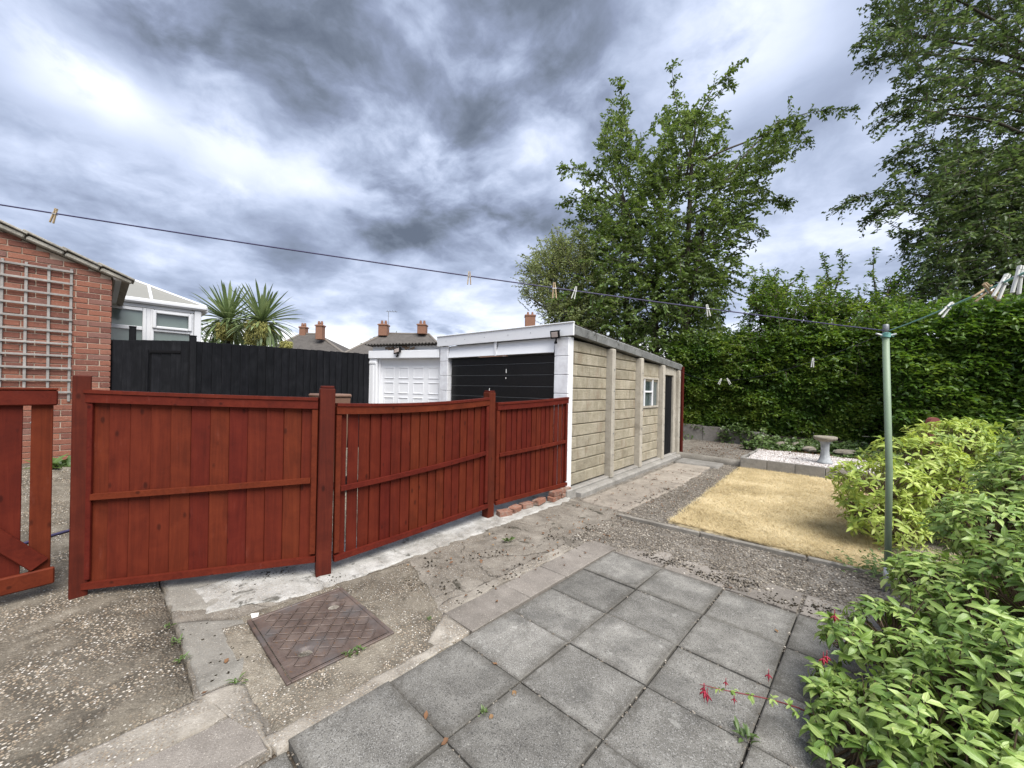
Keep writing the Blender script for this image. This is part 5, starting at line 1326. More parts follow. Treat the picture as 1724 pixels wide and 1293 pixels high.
def tree(name, label, cat, poly, D0, thick, ntw, base, fork, leafmat_, ll, lw, tl=(.35, .75), k=15, sprays=(), hole=.35, droop=.15, nlimb=26, r=.16, out_bias=.7, seed=1, group=None, hs=.016, dense=None, extra_trunks=(), axis_top=None):
    base = Vector(base); fork = Vector(fork)
    t = thing(name, base, label, cat, group)
    q = poly_pts(poly, ntw, hole, hs, seed); q = q + rng.normal(size=q.shape) * 130.0 / D0
    if dense:
        q = np.concatenate([q, poly_pts(dense[0], dense[1], .0)])
    dep = D0 + np.clip(rng.normal(size=len(q)) * .5, -1, 1) * thick
    S = at_np(q[:, 0], q[:, 1], dep)
    ctr = np.array(fork); rel = S - ctr; rel[:, 2] *= .55
    D = unit(unit(rel) * out_bias + rng.normal(size=S.shape) * .45 + np.array([0, 0, .10]))
    L = tl[0] + (tl[1] - tl[0]) * rng.random(len(S))
    S = S - D * L[:, None] * .75                      # twig tips, not twig roots, fill the outline
    segs = []
    PB, DL, NN, LL, LW, E = twig_leaves(S, D, L, k, ll, lw, droop)
    acc = [(PB, DL, NN, LL, LW)]
    for s_, e_ in zip(S, E): segs.append((s_, e_, .009, .003))
    tm = MB()
    top_ = fork
    tm.tube([base - UP * .2, base.lerp(fork, .35) + RT * .05, base.lerp(fork, .7) - RT * .04, fork], [r * 1.25, r, r * .9, r * .75], 12)
    for (b_, f_) in extra_trunks: tm.tube([Vector(b_) - UP * .2, Vector(b_).lerp(Vector(f_), .5) + RT * .06, Vector(f_)], [r * .9, r * .7, r * .45], 10)
    order = rng.permutation(len(S))[:nlimb]
    ax = [base.lerp(fork, .55), fork] + ([Vector(axis_top)] if axis_top is not None else [])
    if axis_top is not None: tm.tube([fork, fork.lerp(ax[-1], .5) + RT * .08, ax[-1]], [r * .75, r * .5, r * .15], 9)
    for (b_, f_) in extra_trunks: ax.append(Vector(f_))
    def root_for(p):
        p = Vector(p); best = None
        for _ in range(14):
            i = random.randrange(len(ax) - 1) if len(ax) > 1 else 0
            q_ = ax[i].lerp(ax[i + 1], random.random()) if i + 1 <= (2 if axis_top is not None else 1) - 0 else ax[1].lerp(ax[i + 1], random.random())
            sc_ = (q_ - p).length + 2.2 * max(0, q_.z - p.z + .15)
            if best is None or sc_ < best[0]: best = (sc_, q_)
        return best[1]
    for i in order:
        q_ = root_for(S[i]); L_ = (Vector(S[i]) - q_).length; limb(tm, q_, S[i], min(r * .35, .012 + .012 * L_), .006, .14)
    for pts_px, dd, lk in sprays:
        w_ = [at(a, b, D0 + dd) for a, b in pts_px]; m = 26
        # resample
        seg = [(w_[i + 1] - w_[i]).length for i in range(len(w_) - 1)]; tot = sum(seg)
        pl = []
        for j in range(m + 1):
            d_ = tot * j / m; i = 0
            while i < len(seg) - 1 and d_ > seg[i]: d_ -= seg[i]; i += 1
            pl.append(w_[i].lerp(w_[i + 1], min(d_ / seg[i], 1)))
        tm.tube(pl, [.022 * (1 - .8 * j / m) for j in range(m + 1)], 5)
        limb(tm, root_for(w_[0]), w_[0], min(r * .3, .045), .022, .12)
        SS, DD = [], []
        for _ in range(lk):
            j = int((random.random() ** .8) * m * .999); tt_ = (pl[j + 1] - pl[j]).normalized()
            SS.append(pl[j].lerp(pl[j + 1], random.random())); dv = tt_ * .75 + Vector((random.gauss(0, .5), random.gauss(0, .5), random.gauss(-.05, .5))); DD.append(dv)
        SS = np.array(SS); DD = np.array(DD); Ls = (.16 + .22 * rng.random(lk)) * (tl[1] / .75)
        r_ = twig_leaves(SS, DD, Ls, 6, ll, lw, droop * 1.2); acc.append(r_[:5])
        for s_, e_ in zip(SS, r_[5]): segs.append((s_, e_, .005, .002))
    tm.build('trunk', M['bark'], t, True)
    tubes3('twigs', segs, M['bark'], t, 'stuff')
    A = [np.concatenate([a[i] for a in acc]) for i in range(5)]
    leaves('crown', A[0], A[1], A[2], A[3], A[4], leafmat_, t)
    return t
g = lambda px, py, d, z=0.0: Vector((at(px, py, d).x, at(px, py, d).y, z))
T1 = [(1040, 165), (1060, 200), (1078, 265), (1100, 250), (1112, 205), (1128, 175), (1165, 180), (1195, 170), (1215, 215), (1205, 250), (1245, 265), (1300, 215), (1340, 205), (1350, 232), (1310, 262), (1280, 300), (1300, 335), (1262, 360), (1278, 390), (1238, 400), (1252, 450), (1240, 480), (1215, 500), (1215, 560), (1240, 600), (1100, 640), (960, 590), (940, 540), (945, 480), (985, 430), (968, 398), (1000, 372), (955, 345), (1000, 318), (952, 290), (1005, 285), (1010, 240), (1022, 205)]
T1D = [(985, 430), (1030, 380), (1110, 360), (1180, 400), (1225, 450), (1210, 560), (1230, 625), (1090, 640), (960, 590), (950, 500)]
tree('tall_tree', 'tall green tree with a ragged open top behind the concrete garage', 'tree', T1, 13.0, 1.9, 2500, g(1105, 600, 13), at(1105, 480, 13), M['leaf_tree'], .128, .072,
     sprays=[([(1048, 240), (1050, 190), (1044, 132)], 0, 30), ([(1150, 230), (1135, 160), (1131, 112)], .4, 30), ([(1170, 200), (1200, 150), (1242, 106)], -.2, 34), ([(1190, 175), (1225, 145), (1238, 142)], .0, 14),
             ([(1270, 245), (1310, 205), (1360, 190), (1410, 182), (1438, 188)], -.5, 46), ([(1280, 230), (1335, 205), (1362, 238)], -.3, 26), ([(1230, 300), (1290, 280), (1325, 258)], .5, 26), ([(1240, 330), (1290, 318), (1328, 342)], -.2, 34), ([(1250, 345), (1300, 335), (1322, 346)], .3, 24),
             ([(1200, 370), (1250, 370), (1282, 395)], .2, 28), ([(1210, 400), (1250, 420), (1268, 402)], .4, 18), ([(1030, 310), (985, 285), (943, 282)], -.3, 34), ([(1030, 345), (985, 330), (938, 345)], .2, 34), ([(1040, 285), (1015, 235), (1028, 212)], .0, 20),
             ([(1020, 380), (985, 368), (958, 375)], .4, 24), ([(1200, 460), (1235, 470), (1245, 478)], .2, 20), ([(1090, 300), (1078, 250), (1080, 235)], .2, 18), ([(1180, 260), (1215, 220), (1222, 190)], -.2, 22)],
     hole=.38, hs=.034, dense=(T1D, 850), nlimb=34, r=.13, axis_top=at(1112, 300, 13), seed=2, extra_trunks=((g(1060, 600, 13.4), at(1048, 330, 13.2)), (g(1140, 600, 12.8), at(1165, 260, 13.0)), (g(1120, 600, 12.7), at(1185, 380, 12.8))))
tree('pale_bush', 'pale loose leaved bush to the left of the tall tree behind the garage roof', 'bush', [(882, 480), (895, 440), (925, 405), (960, 390), (1000, 400), (1010, 470), (1010, 580), (900, 560), (885, 520)], 12.2, 1.0, 1000, g(945, 600, 12.2), at(950, 560, 12.2), M['leaf_light'], .085, .038, (.35, .8), 16,
     sprays=[([(930, 480), (905, 440), (882, 458)], 0, 22), ([(960, 440), (940, 405), (938, 384)], 0, 22), ([(920, 520), (890, 500), (876, 480)], 0, 22), ([(985, 430), (970, 395), (978, 380)], 0, 20), ([(930, 450), (915, 425), (902, 420)], .3, 18)], hole=.30, nlimb=22, r=.05, droop=.05, out_bias=1.0, seed=4)
T2 = [(1465, -60), (1478, 20), (1462, 60), (1500, 90), (1520, 75), (1508, 150), (1492, 190), (1535, 205), (1515, 262), (1570, 275), (1545, 300), (1490, 322), (1450, 345), (1500, 362), (1520, 395), (1545, 440), (1530, 475), (1510, 500), (1560, 560), (1700, 600), (1950, 600), (1950, -200), (1600, -260)]
T2D = [(1560, 280), (1620, 250), (1950, 200), (1950, 600), (1600, 590), (1545, 480), (1560, 400)]
tree('large_tree', 'large dark tree with arching sprays filling the upper right corner', 'tree', T2, 10.6, 1.9, 3800, g(1790, 600, 10.8), at(1790, 420, 10.8), M['leaf_right'], .112, .061, (.40, .85), 16,
     sprays=[([(1530, 60), (1490, 30), (1462, -5)], 0, 34), ([(1530, 60), (1470, 60), (1436, 78)], 0, 40), ([(1540, 90), (1490, 95), (1450, 105)], .3, 36), ([(1560, 170), (1510, 165), (1474, 180)], 0, 36), ([(1560, 190), (1500, 195), (1472, 210)], .2, 34), ([(1570, 240), (1520, 255), (1494, 276)], -.2, 36),
             ([(1560, 330), (1490, 320), (1450, 330), (1408, 350)], 0, 60), ([(1540, 345), (1490, 345), (1458, 372)], .3, 40), ([(1560, 400), (1530, 390), (1520, 430)], 0, 34), ([(1580, 440), (1535, 450), (1500, 490)], .2, 40), ([(1560, 300), (1530, 275), (1500, 280)], .4, 30), ([(1590, 470), (1540, 490), (1508, 530)], -.3, 36)],
     hole=.34, dense=(T2D, 2600), nlimb=46, r=.2, axis_top=at(1830, -60, 10.8), droop=.38, seed=6, hs=.026)

# ------------------------------------------------------------------ hedges
def hedge(name, label, x0, x1, yf, zb, zt, deep, ntw, mat, ll, lw, tiers=4.0, seed=0, top_n=900, group='garden hedges'):
    t = thing(name, ((x0 + x1) / 2, yf + deep / 2, zb), label, 'hedge', group)
    m_ = MB(); nx_ = 24
    m_.box(((x0 + x1) / 2, yf + deep / 2 + .30, (zb + zt - .5) / 2 + .05), (x1 - x0 - .1, deep - .35, zt - .5 - zb), ch=.1); m_.build('shade_core', M['dark_soil'], t)  # dark box: inner twigs and the shade among them put into one colour
    X = x0 + (x1 - x0) * rng.random(ntw); Z = zb - .02 + (zt - zb) * rng.random(ntw)
    bump = np.array([.22 * nz(a * .9, b * tiers * .5, 1, seed) + .20 * nz(a * 1.6, b * tiers, 1, seed + 3) for a, b in zip(X, Z)])
    S = np.stack([X, yf + .22 + bump + .16 * rng.random(ntw) ** 2 + .10 * np.clip((Z - zb) / (zt - zb) - .8, 0, 1) * 5, Z], 1)
    D = unit(np.stack([rng.normal(size=ntw) * .45, -np.ones(ntw), rng.normal(size=ntw) * .22 + .08], 1))
    L = .20 + .16 * rng.random(ntw)
    a1 = twig_leaves(S, D, L, 8, ll, lw, .35, .72, 1.0)
    X = x0 + (x1 - x0) * rng.random(top_n); Y = yf + .15 + (deep) * rng.random(top_n); ztp = np.array([zt + .22 * nz(a, b, 1.3, seed + 8) + .45 * nz(a * .55, b * .4, 1, seed + 2) for a, b in zip(X, Y)])
    S2 = np.stack([X, Y, ztp - .3 * rng.random(top_n)], 1); D2 = unit(np.stack([rng.normal(size=top_n) * .5, -.25 + rng.normal(size=top_n) * .5, .5 + .6 * rng.random(top_n)], 1))
    L2 = .2 + .35 * rng.random(top_n) ** 2; a2 = twig_leaves(S2, D2, L2, 9, ll, lw, .1, .5)
    tubes3('twigs', [(s, e, .004, .002) for s, e in zip(np.concatenate([S, S2]), np.concatenate([a1[5], a2[5]]))], M['bark'], t, 'stuff')
    A = [np.concatenate([a1[i], a2[i]]) for i in range(5)]
    leaves('foliage', *A, mat, t); return t
hedge('hedge', 'clipped dark green hedge across the end of the garden, behind the bird bath', -3.3, 1.75, 10.18, .52, 3.0, 1.5, 5600, M['leaf_hedge'], .080, .050, seed=1, top_n=1500)
hedge('bright_hedge', 'brighter fresh green hedge to the right of the washing line post', 1.55, 5.6, 9.5, .40, 3.15, 1.7, 4600, M['leaf_hedge2'], .092, .056, 3.0, seed=9, top_n=1400)
for i, (poly, D0, lab, spr) in enumerate([
    ([(1250, 560), (1262, 500), (1290, 475), (1320, 490), (1340, 520), (1330, 590), (1250, 600)], 10.8, 'leafy young tree growing up through the hedge, nearest the tall tree', [([(1275, 520), (1268, 490), (1272, 455)], 0, 16), ([(1315, 510), (1330, 480), (1348, 462)], 0, 16), ([(1290, 500), (1300, 470), (1312, 452)], 0, 12)]),
    ([(1350, 560), (1355, 510), (1385, 470), (1420, 470), (1440, 510), (1450, 590), (1345, 600)], 10.2, 'leafy young tree growing up through the hedge, middle of the three', [([(1400, 490), (1392, 460), (1386, 430)], 0, 18), ([(1405, 490), (1418, 455), (1418, 424)], 0, 18), ([(1370, 520), (1350, 500), (1345, 480)], 0, 12)]),
    ([(1440, 570), (1450, 530), (1480, 490), (1520, 500), (1540, 540), (1530, 600), (1440, 600)], 9.6, 'leafy young tree growing up through the hedge, beside the washing line post', [([(1478, 520), (1470, 460), (1472, 415)], 0, 18), ([(1490, 510), (1500, 470), (1520, 455)], 0, 18), ([(1470, 530), (1450, 510), (1440, 500)], 0, 14)])]):
    poly = poly[:-2] + [(poly[-2][0] + 14, 640), (poly[-1][0] - 14, 640)]; cx = sum(p[0] for p in poly) / len(poly)
    tree('young_tree', lab, 'young tree', poly, D0, .9, 1400, g(cx, 600, D0, .4), at(cx, 590, D0), M['leaf_hedge'], .085, .050, (.25, .5), 11, sprays=spr, hole=.35, nlimb=10, r=.03, droop=.05, seed=20 + i, group='young trees in the hedge')
# ivy on the bank and over the wall
k = 8000; X = -1.1 + 4.6 * rng.random(k); Y = 8.95 + .95 * rng.random(k) ** .7
den = np.array([mnoise.noise(Vector((a * 1.2, b * 1.6, 4))) for a, b in zip(X, Y)]); kp = (den > -.25) & ((X > -.75) | (Y > 9.3)); X, Y = X[kp], Y[kp]
Z = np.array([soil_z(a, b) for a, b in zip(X, Y)]) + .03 + .16 * rng.random(len(X))
q = [on(1232, 738, .45), on(1225, 730, .5), on(1262, 745, .3), on(1240, 735, .5), on(1150, 745, .15)]
ex = np.concatenate([rng.normal(size=(90 if i < 4 else 30, 3)) * np.array([.16, .05, .07]) + np.array([p.x, 10.03 if i < 4 else 10.0, p.z]) for i, p in enumerate([Vector((-1.45, 10, .56)), Vector((-1.2, 10, .5)), Vector((-.85, 10, .35)), Vector((-1.62, 10, .33)), Vector((-2.68, 9.9, .25))])])
Pv = np.concatenate([np.stack([X, Y, Z], 1), ex]); k = len(Pv)
D = unit(np.stack([rng.normal(size=k), rng.normal(size=k) - .7, rng.normal(size=k) * .3 - .1], 1)); Nn = unit(np.stack([rng.normal(size=k) * .3, -.6 + rng.normal(size=k) * .3, np.ones(k)], 1))
iv = leaves('ivy', Pv, D, Nn, .06 + .04 * rng.random(k), .055 + .035 * rng.random(k), M['leaf_ivy'], None, droop=.1); props(iv, 'ivy creeping over the bank below the hedge and down the concrete wall', 'ivy')

# ------------------------------------------------------------------ shrubs with leaves one can pick out
def leaf_mesh(name, mat, wd, fold, droop):
    V, Fa = leaf_arrays(np.zeros((1, 3)), np.array([[0, 1.0, 0]]), np.array([[0, 0, 1.0]]), 1.0, wd, True, fold, droop)
    me = bpy.data.meshes.new(name); me.from_pydata(V.tolist(), [], Fa.tolist()); me.materials.append(mat); me.shade_smooth()
    me.uv_layers.new(name='UVMap').data.foreach_set('uv', LEAF_UV[True][Fa.ravel()].astype(np.float32).ravel()); return me
def whorls(C, Rr, per, seed, up=.55, zmin=.0, keep=.25):
    """points on the outside of a union of ellipsoids: (px, py, depth) centres with radii across, along the view, up"""
    P, Nn = [], []
    cs = [np.array(at(*c)) for c in C]; B = np.stack([RTn, FWn, np.array([0, 0, 1.0])])
    for i, (c, r_) in enumerate(zip(cs, Rr)):
        k = int(per * (r_[0] * r_[2] + r_[0] * r_[1] + r_[1] * r_[2])); d = unit(rng.normal(size=(k, 3))); rr = np.array(r_)
        sh = 1 - keep * rng.random(k) ** 1.6 + .10 * rng.normal(size=k) * .6
        p = c + (d * rr * sh[:, None]) @ B; nn = unit((d / rr)) @ B
        ok = p[:, 2] > zmin
        for j, (c2, r2) in enumerate(zip(cs, Rr)):
            if j != i: ok &= np.linalg.norm(((p - c2) @ B.T) / np.array(r2), axis=1) > .80
        P.append(p[ok]); Nn.append(nn[ok])
    P = np.concatenate(P); Nn = np.concatenate(Nn); return P, unit(Nn + np.array([0, 0, up]) + rng.normal(size=Nn.shape) * .25)
def shrub(name, label, cat, base, C, Rr, per, mat, ll, wd, nleaf, elev, stem_mat, seed, up=.55, nobj=300, droop=.2, fold=.16, stems=True, keep=.3, zmin=.03):
    t = thing(name, base, label, cat)
    P, A = whorls(C, Rr, per, seed, up, zmin, keep); k = len(P)
    a = unit(np.cross(A, np.array([.3, .5, .81]))); b = np.cross(A, a)
    PB, DL, NN, LL = [], [], [], []
    for i in range(nleaf):
        th = 2 * np.pi * i / nleaf + rng.random(k) * .7; rad = a * np.cos(th)[:, None] + b * np.sin(th)[:, None]
        el = elev + rng.normal(size=k) * .28 - .5 * (i % 2) * .5
        d = unit(rad * np.cos(el)[:, None] + A * np.sin(el)[:, None]); PB.append(P - A * (.012 * (i % 3))); DL.append(d); NN.append(unit(A + rng.normal(size=A.shape) * .22)); LL.append(ll * (.45 + .8 * rng.random(k)))
    PB, DL, NN, LL = map(np.concatenate, (PB, DL, NN, LL))
    # which leaves show largest: near, in frame, on the near side
    rel = PB - CAMn; dep = rel @ FWn; sx = rel @ RTn / np.maximum(dep, .05); sz = rel[:, 2] / np.maximum(dep, .05)
    vis = (dep > .3) & (np.abs(sx) < 1.28) & (sz > -.95) & (sz < .9)
    S = unit(np.cross(DL, NN)); N2 = np.cross(S, DL)
    facing = np.abs(np.einsum('ij,ij->i', N2, unit(rel)))
    ctr = np.mean([np.array(at(*c)) for c in C], 0)
    front = ((PB - ctr) @ -unit(ctr - CAMn)) / max(max(r_) for r_ in Rr)
    score = np.where(vis, LL / np.maximum(dep, .3) * (.3 + facing) * (1 + .45 * np.clip(front, -1, 1)), 0)
    order = np.argsort(-score); own = order[:nobj]; rest = order[nobj:]
    ms = [leaf_mesh('leaf', mat, wd * w_, fold * f_, droop * d_) for w_, f_, d_ in ((1, 1, 1), (1.1, .7, 1.5), (.9, 1.3, .6), (1.05, 1.6, 1.0))]
    for q_, i in enumerate(own):
        mt = Matrix(np.stack([S[i], DL[i], N2[i]], 1).tolist())
        put('leaf', ms[q_ % 4], t, PB[i], mt.to_euler(), (LL[i],) * 3)
    leaves('foliage', PB[rest], DL[rest], NN[rest], LL[rest], LL[rest] * wd, mat, t, True, fold, droop)
    if stems:
        sg = []
        cs = [at(*c) for c in C]; bs = Vector(base)
        for c, r_ in zip(cs, Rr):
            m_ = MB()
        for i in rng.permutation(k)[:int(k * .75)]:
            p = Vector(P[i]); j = min(range(len(cs)), key=lambda q_: (cs[q_] - p).length); c = cs[j]
            in_ = c.lerp(p, .25) - UP * Rr[j][2] * .55
            mid = in_.lerp(p, .5) + Vector((random.gauss(0, .02), random.gauss(0, .02), -.02)); in_.z = max(in_.z, .03)
            sg.append((tuple(in_), tuple(mid), .0042, .0034)); sg.append((tuple(mid), tuple(p), .0034, .0022))
            if random.random() < .3:
                b2 = bs + Vector((random.gauss(0, .12), random.gauss(0, .12), 0)); sg.append((tuple(b2), tuple(in_), .008, .0045))
        tubes3('stems', sg, stem_mat, t, 'stuff', 5)
    return t
yb = g(1575, 850, 4.25); yb.z = .03
shrub('yellow_shrub', 'yellow green evergreen shrub with whorled leaves at the edge of the lawn', 'shrub', yb,
      [(1622, 728, 4.5), (1575, 735, 4.4), (1478, 812, 4.0), (1540, 775, 4.25), (1600, 745, 4.45), (1640, 735, 4.6), (1490, 880, 3.85), (1570, 850, 4.05), (1640, 810, 4.4), (1450, 840, 4.1), (1560, 920, 4.0), (1470, 915, 4.1)],
      [(.20, .24, .16), (.26, .26, .16), (.40, .36, .22), (.42, .42, .26), (.34, .36, .24), (.26, .3, .20), (.34, .32, .24), (.42, .38, .30), (.34, .36, .32), (.20, .24, .22), (.32, .3, .22), (.22, .26, .2)], 520, M['leaf_shrub'], .082, .34, 7, .35, M['stem'], 3, up=.7, zmin=.10)
gbp = g(1640, 1000, 1.95)
shrub('green_bush', 'large leaved green bush in the near right corner of the patio', 'bush', gbp,
      [(1420, 1070, 1.95), (1500, 1060, 2.05), (1590, 985, 2.25), (1670, 890, 2.4), (1742, 835, 2.45), (1715, 800, 2.7), (1780, 760, 2.6), (1560, 1130, 1.75), (1660, 1060, 1.9), (1760, 1000, 1.9), (1460, 1225, 1.62), (1560, 1240, 1.5), (1660, 1180, 1.55), (1760, 1180, 1.45), (1400, 1150, 1.9), (1420, 1290, 1.55), (1540, 1340, 1.4), (1690, 1330, 1.3)],
      [(.085, .10, .10), (.21, .2, .12), (.26, .26, .16), (.26, .28, .22), (.24, .26, .24), (.20, .22, .16), (.26, .26, .26), (.20, .2, .15), (.26, .26, .24), (.3, .3, .28), (.19, .2, .14), (.22, .22, .20), (.24, .24, .22), (.25, .25, .25), (.09, .11, .08), (.14, .16, .12), (.2, .22, .18), (.22, .22, .2)], 1050, M['leaf_bush'], .064, .42, 6, .34, M['stem'], 5, up=.85, droop=.26, keep=.35)
# low leaves at the foot of the pole
k = 500; p0 = on(1465, 975); p1 = on(1590, 960)
cs = rng.random(k); Pv = np.stack([p0.x + (p1.x - p0.x) * cs + rng.normal(size=k) * .12, p0.y + (p1.y - p0.y) * cs + rng.normal(size=k) * .10, .03 + .10 * rng.random(k)], 1)
D = unit(np.stack([rng.normal(size=k), rng.normal(size=k), .25 + rng.random(k) * .4], 1))
o = leaves('ground_plant', Pv, D, unit(np.array([0, 0, 1.0]) + rng.normal(size=(k, 3)) * .3), .035 + .02 * rng.random(k), .016 + .01 * rng.random(k), M['leaf_weed'], None); props(o, 'low green leaves around the foot of the washing line post', 'ground cover')

# fuchsia sprig reaching over the slabs
D0 = 1.72; w_ = [at(a, b, D0 + d_) for a, b, d_ in ((1345, 1192, .05), (1300, 1178, .02), (1250, 1168, 0), (1210, 1160, 0), (1178, 1152, 0))]
fu = thing('fuchsia', on(1420, 1250), 'fuchsia sprig with hanging red flowers reaching out over the grey slabs', 'plant')
m_ = MB(); m_.tube([on(1430, 1240), at(1390, 1215, 1.76)] + w_, [.004, .0035, .003, .0028, .0026, .0022, .0016], 6); m_.build('stem', M['red_stem'], fu, True)
PB, DL, NN = [], [], []
for a, b, k in ((1330, 1187, 9), (1300, 1178, 9), (1262, 1170, 9), (1232, 1163, 6), (1210, 1160, 6), (1342, 1200, 8)):
    for _ in range(k):
        PB.append(at(a + random.uniform(-4, 4), b + random.uniform(-3, 3), D0)); DL.append((random.gauss(0, 1), random.gauss(0, 1), random.gauss(-.1, .7))); NN.append((random.gauss(0, .3), random.gauss(0, .3), 1))
lm = leaf_mesh('leaf', M['leaf_bush'], .45, .16, .2)
for p, d, nn in zip(PB, DL, NN):
    d = unit(np.array(d)); s_ = unit(np.cross(d, np.array(nn))); n2 = np.cross(s_, d)
    put('leaf', lm, fu, p, Matrix(np.stack([s_, d, n2], 1).tolist()).to_euler(), (random.uniform(.020, .034),) * 3)
def fuchsia_flower(p, s=1.0):
    m_ = MB(); m_.tube([p + UP * .030 * s, p + UP * .008 * s, p], [.0012, .0016, .003], 6)
    m_.tube([p, p - UP * .012 * s, p - UP * .022 * s, p - UP * .030 * s], [.004 * s, .0062 * s, .0052 * s, .002 * s], 8)
    for k in range(4):
        a = k * math.pi / 2 + .3; d_ = Vector((math.cos(a), math.sin(a), 0)); m_.tube([p - UP * .004 * s + d_ * .003, p - UP * .014 * s + d_ * .013 * s, p - UP * .022 * s + d_ * .018 * s], [.003 * s, .0036 * s, .0008], 5)
    m_.tube([p - UP * .028 * s, p - UP * .048 * s], [.0009, .0009], 4); return m_.build('flower', M['flower'], fu, True)
for a, b, d_, s in ((1186, 1163, D0, 1.1), (1191, 1170, D0 + .02, 1.0), (1184, 1158, D0 + .01, .7), (1236, 1176, D0, .6), (1294, 1135, 1.8, .8), (1405, 1036, 1.95, 1.0), (1386, 1108, 1.85, 1.0), (1392, 1104, 1.86, .9), (1222, 1148, D0, .6)):
    fuchsia_flower(at(a, b, d_), s)
# white blooms in the bush
for i, (a, b, d_, lab) in enumerate(((1548, 948, 3.0, 'white flower beside the washing line post above the green bush'), (1634, 992, 2.0, 'white flower among the leaves on top of the green bush'))):
    t = thing('white_flower', at(a, b, d_), lab, 'flower', 'white flowers in the bush'); c = at(a, b, d_)
    fm = leaf_mesh('petal', M['flower_white'], .6, .1, .15)
    for k in range(9):
        th = k * .7; d = unit(np.array([math.cos(th), math.sin(th), .35 + .1 * (k % 3)])); s_ = unit(np.cross(d, np.array([0, 0, 1.0]))); n2 = np.cross(s_, d)
        put('petal', fm, t, c, Matrix(np.stack([s_, d, n2], 1).tolist()).to_euler(), (.032 if i else .05,) * 3)
    m_ = MB(); m_.tube([c - UP * .25, c - UP * .1 + RT * .01, c], .003, 5); m_.build('stem', M['stem'], t)

# ------------------------------------------------------------------ cordyline palms
def blade(bend, wd, k=7):
    vs, fs = [], []
    for i in range(k + 1):
        t = i / k; a = bend * t; y = (math.sin(a) / bend if bend > .01 else t); z = -(1 - math.cos(a)) / bend if bend > .01 else 0
        w_ = wd * (.55 + .9 * min(t * 3, 1) * (1 - t) ** .6) if t < 1 else 0.001
        vs += [(-w_, y, z + w_ * .35), (0, y, z), (w_, y, z + w_ * .35)]
    for i in range(k):
        b = i * 3; fs += [(b, b + 1, b + 4, b + 3), (b + 1, b + 2, b + 5, b + 4)]
    me = bpy.data.meshes.new('leaf'); me.from_pydata(vs, [], fs); me.materials.append(M['leaf_palm']); me.shade_smooth(); return me
bl = [blade(b, w_) for b, w_ in ((.1, .030), (.35, .032), (.8, .033), (1.35, .034))]
def cordyline(px, py, D, R0, nl, label, flowers):
    c = at(px, py, D); t = thing('palm_tree', (c.x, c.y, 0), label, 'palm tree', 'cordyline palms behind the black fence')
    m_ = MB(); m_.tube([(c.x + .1, c.y, 0), (c.x + .04, c.y, c.z * .5), c - UP * .06, c + UP * .1], [.11, .09, .075, .04], 10); m_.build('trunk', M['bark'], t, True)
    for i in range(nl):
        u_ = (i + .5) / nl; el = math.asin(1 - 1.52 * u_) + random.uniform(-.1, .1); az = i * 2.39996 + random.uniform(-.2, .2)
        d = Vector((math.cos(el) * math.cos(az), math.cos(el) * math.sin(az), math.sin(el))); s_ = d.cross(UP).normalized(); n2 = s_.cross(d)
        L = R0 * random.uniform(.85, 1.12) * (1.0 if el > .2 else .95)
        put('leaf', bl[0] if el > .8 else bl[1] if el > .35 else bl[2] if el > -.15 else bl[3], t, c + d * .05 + UP * .06 * math.sin(el), Matrix((s_, d, n2)).transposed().to_euler(), (L,) * 3)
    for (fx, fy, fr) in flowers:
        p = at(fx, fy, D - .40); k = 1500; az = rng.random(k) * 6.283; rr = rng.random(k) ** .5; hz = rng.random(k)
        S = np.stack([p.x + np.cos(az) * rr * fr * (.3 + .7 * np.sin(np.pi * np.clip(1 - hz + .12, 0, 1))), p.y + np.sin(az) * rr * fr * .7, p.z + fr * (.75 - 1.6 * (1 - hz))], 1)
        D_ = unit(np.stack([np.cos(az) * .5, np.sin(az) * .5, -np.ones(k)], 1) + rng.normal(size=(k, 3)) * .3)
        leaves('flower_spray', S, D_, rng.normal(size=(k, 3)), .075, .014, M['palm_flower'], t, fold=.5)
        m_ = MB(); m_.tube([c, c.lerp(p, .6) + UP * .1, p + UP * fr * .7], [.02, .014, .008], 6); m_.build('flower_stalk', M['palm_flower'], t, True)
cordyline(384, 542, 10.5, .95, 150, 'spiky cordyline palm with a hanging flower spray, left of two behind the black fence', [(378, 556, .26)])
cordyline(441, 545, 10.2, .95, 170, 'spiky cordyline palm with a large pale flower spray, right of two behind black fence', [(432, 558, .36), (482, 582, .16)])
bsh = tree('garden_bush', 'small bright green bush between the conservatory and the palms', 'bush', [(340, 560), (360, 548), (400, 560), (470, 580), (490, 600), (330, 600)], 11.5, .5, 160, g(390, 600, 11.5, .3), at(390, 590, 11.5), M['leaf_hedge'], .08, .05, (.2, .4), 10, hole=.1, nlimb=6, r=.03, seed=41)
tree('distant_tree', 'distant tree top showing beside the chimney of the far house', 'tree', [(606, 590), (615, 578), (640, 566), (680, 560), (690, 575), (650, 600), (606, 604)], 60, 2.0, 160, g(650, 600, 60), at(650, 600, 60), M['leaf_tree'], .5, .3, (1.2, 2.5), 10, hole=.1, nlimb=8, r=.2, seed=43)

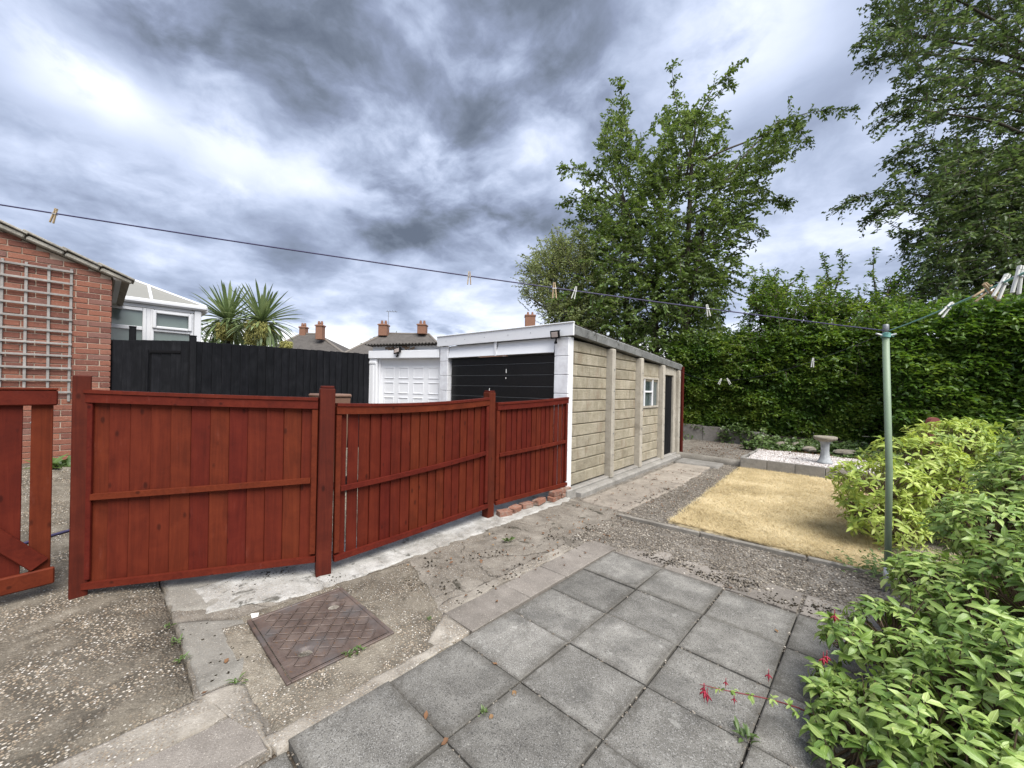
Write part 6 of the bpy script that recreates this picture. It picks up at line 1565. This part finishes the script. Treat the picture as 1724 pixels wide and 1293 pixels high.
# ------------------------------------------------------------------ weeds and fallen leaves
WEEDS = [(286, 1055, .03, 'small weed in the crack beside the drive, farthest of the row'), (297, 1082, .035, 'small weed in the crack beside the drive, middle of the row'), (307, 1112, .035, 'small weed in the crack beside the drive, nearest the strip of mortar'), (401, 1150, .04, 'weed at the corner of the mortar strip and the aggregate'), (585, 1104, .03, 'weed at the lower edge of the iron cover, left of two'),
         (604, 1097, .04, 'weed at the lower edge of the iron cover, right of two'), (856, 912, .07, 'bright weed growing on the concrete in front of the fence'), (1254, 1245, .06, 'weed in the joint between slabs, next to the bush'), (98, 792, .22, 'leafy weed at the foot of the brick wall'), (815, 1203, .03, 'tiny weed in the joint between two slabs'), (722, 1042, .02, 'tiny weed at the edge of the brown slabs')]
for (a, b, s, lab) in WEEDS:
    zg = .0 if b > 830 else .38
    p = on(a, b, zg + .005); t = thing('weed', p, lab, 'weed', 'weeds in the cracks')
    k = 14 if s < .1 else 26
    for _ in range(1):
        az = rng.random(k) * 6.283; el = .2 + rng.random(k) * .9
        D = np.stack([np.cos(az) * np.cos(el), np.sin(az) * np.cos(el), np.sin(el)], 1)
        leaves('leaves', np.array(p) + D * s * .15 + rng.normal(size=(k, 3)) * np.array([.25, .25, .05]) * s, D, unit(np.array([0, 0, 1.0]) + rng.normal(size=(k, 3)) * .3), s * (.5 + .6 * rng.random(k)), s * .32, M['leaf_weed'], t, True)
DEAD = [(830, 1203, 'curled pink brown leaf in a slab joint below the iron cover'), (755, 1242, 'pale yellow leaf at a slab corner in the foreground'), (866, 1162, 'small orange leaf at a slab crossing'), (838, 1119, 'yellow leaf on a slab joint right of the iron cover'), (716, 1212, 'pale leaf on a slab joint near the left row'), (383, 1108, 'reddish dead leaf on the aggregate left of the iron cover'), (1228, 990, 'yellow leaf at the edge of the last row of slabs'), (1310, 1065, 'brown leaf in a slab joint near the bush'), (337, 1170, 'reddish dead leaf at the edge of the drive')]
lm = leaf_mesh('leaf', M['leaf_dead'], .6, .3, -.2)
for (a, b, lab) in DEAD:
    o = put('fallen_leaf', lm, None, on(a, b, .010), (R(random.uniform(-15, 15)), R(random.uniform(-15, 15)), random.uniform(0, 6.28)), (random.uniform(.028, .042),) * 3); props(o, lab, 'leaf', 'fallen leaves')
k = 900
X = np.concatenate([-2.05 + 1.2 * rng.random(300), -1.6 + 1.0 * rng.random(300), -.6 + 2.2 * rng.random(300)]); Y = np.concatenate([7.95 + 2.0 * rng.random(300), .3 + 6 * rng.random(300), 8.7 + .4 * rng.random(300)])
Z = np.array([max(soil_z(a, b), .0 if b < 7 else -1) for a, b in zip(X, Y)]) + .012; Z[600:] = np.array([bed_z(a, b) for a, b in zip(X[600:], Y[600:])]) + .004
D = unit(np.stack([rng.normal(size=k), rng.normal(size=k), rng.normal(size=k) * .2], 1))
o = leaves('leaf_litter', np.stack([X, Y, Z], 1), D, unit(np.array([0, 0, 1.0]) + rng.normal(size=(k, 3)) * .35), .015 + .03 * rng.random(k), .012 + .015 * rng.random(k), M['leaf_dead'], None); props(o, 'dry brown leaves scattered on the path, the step and the gravel', 'leaf litter')
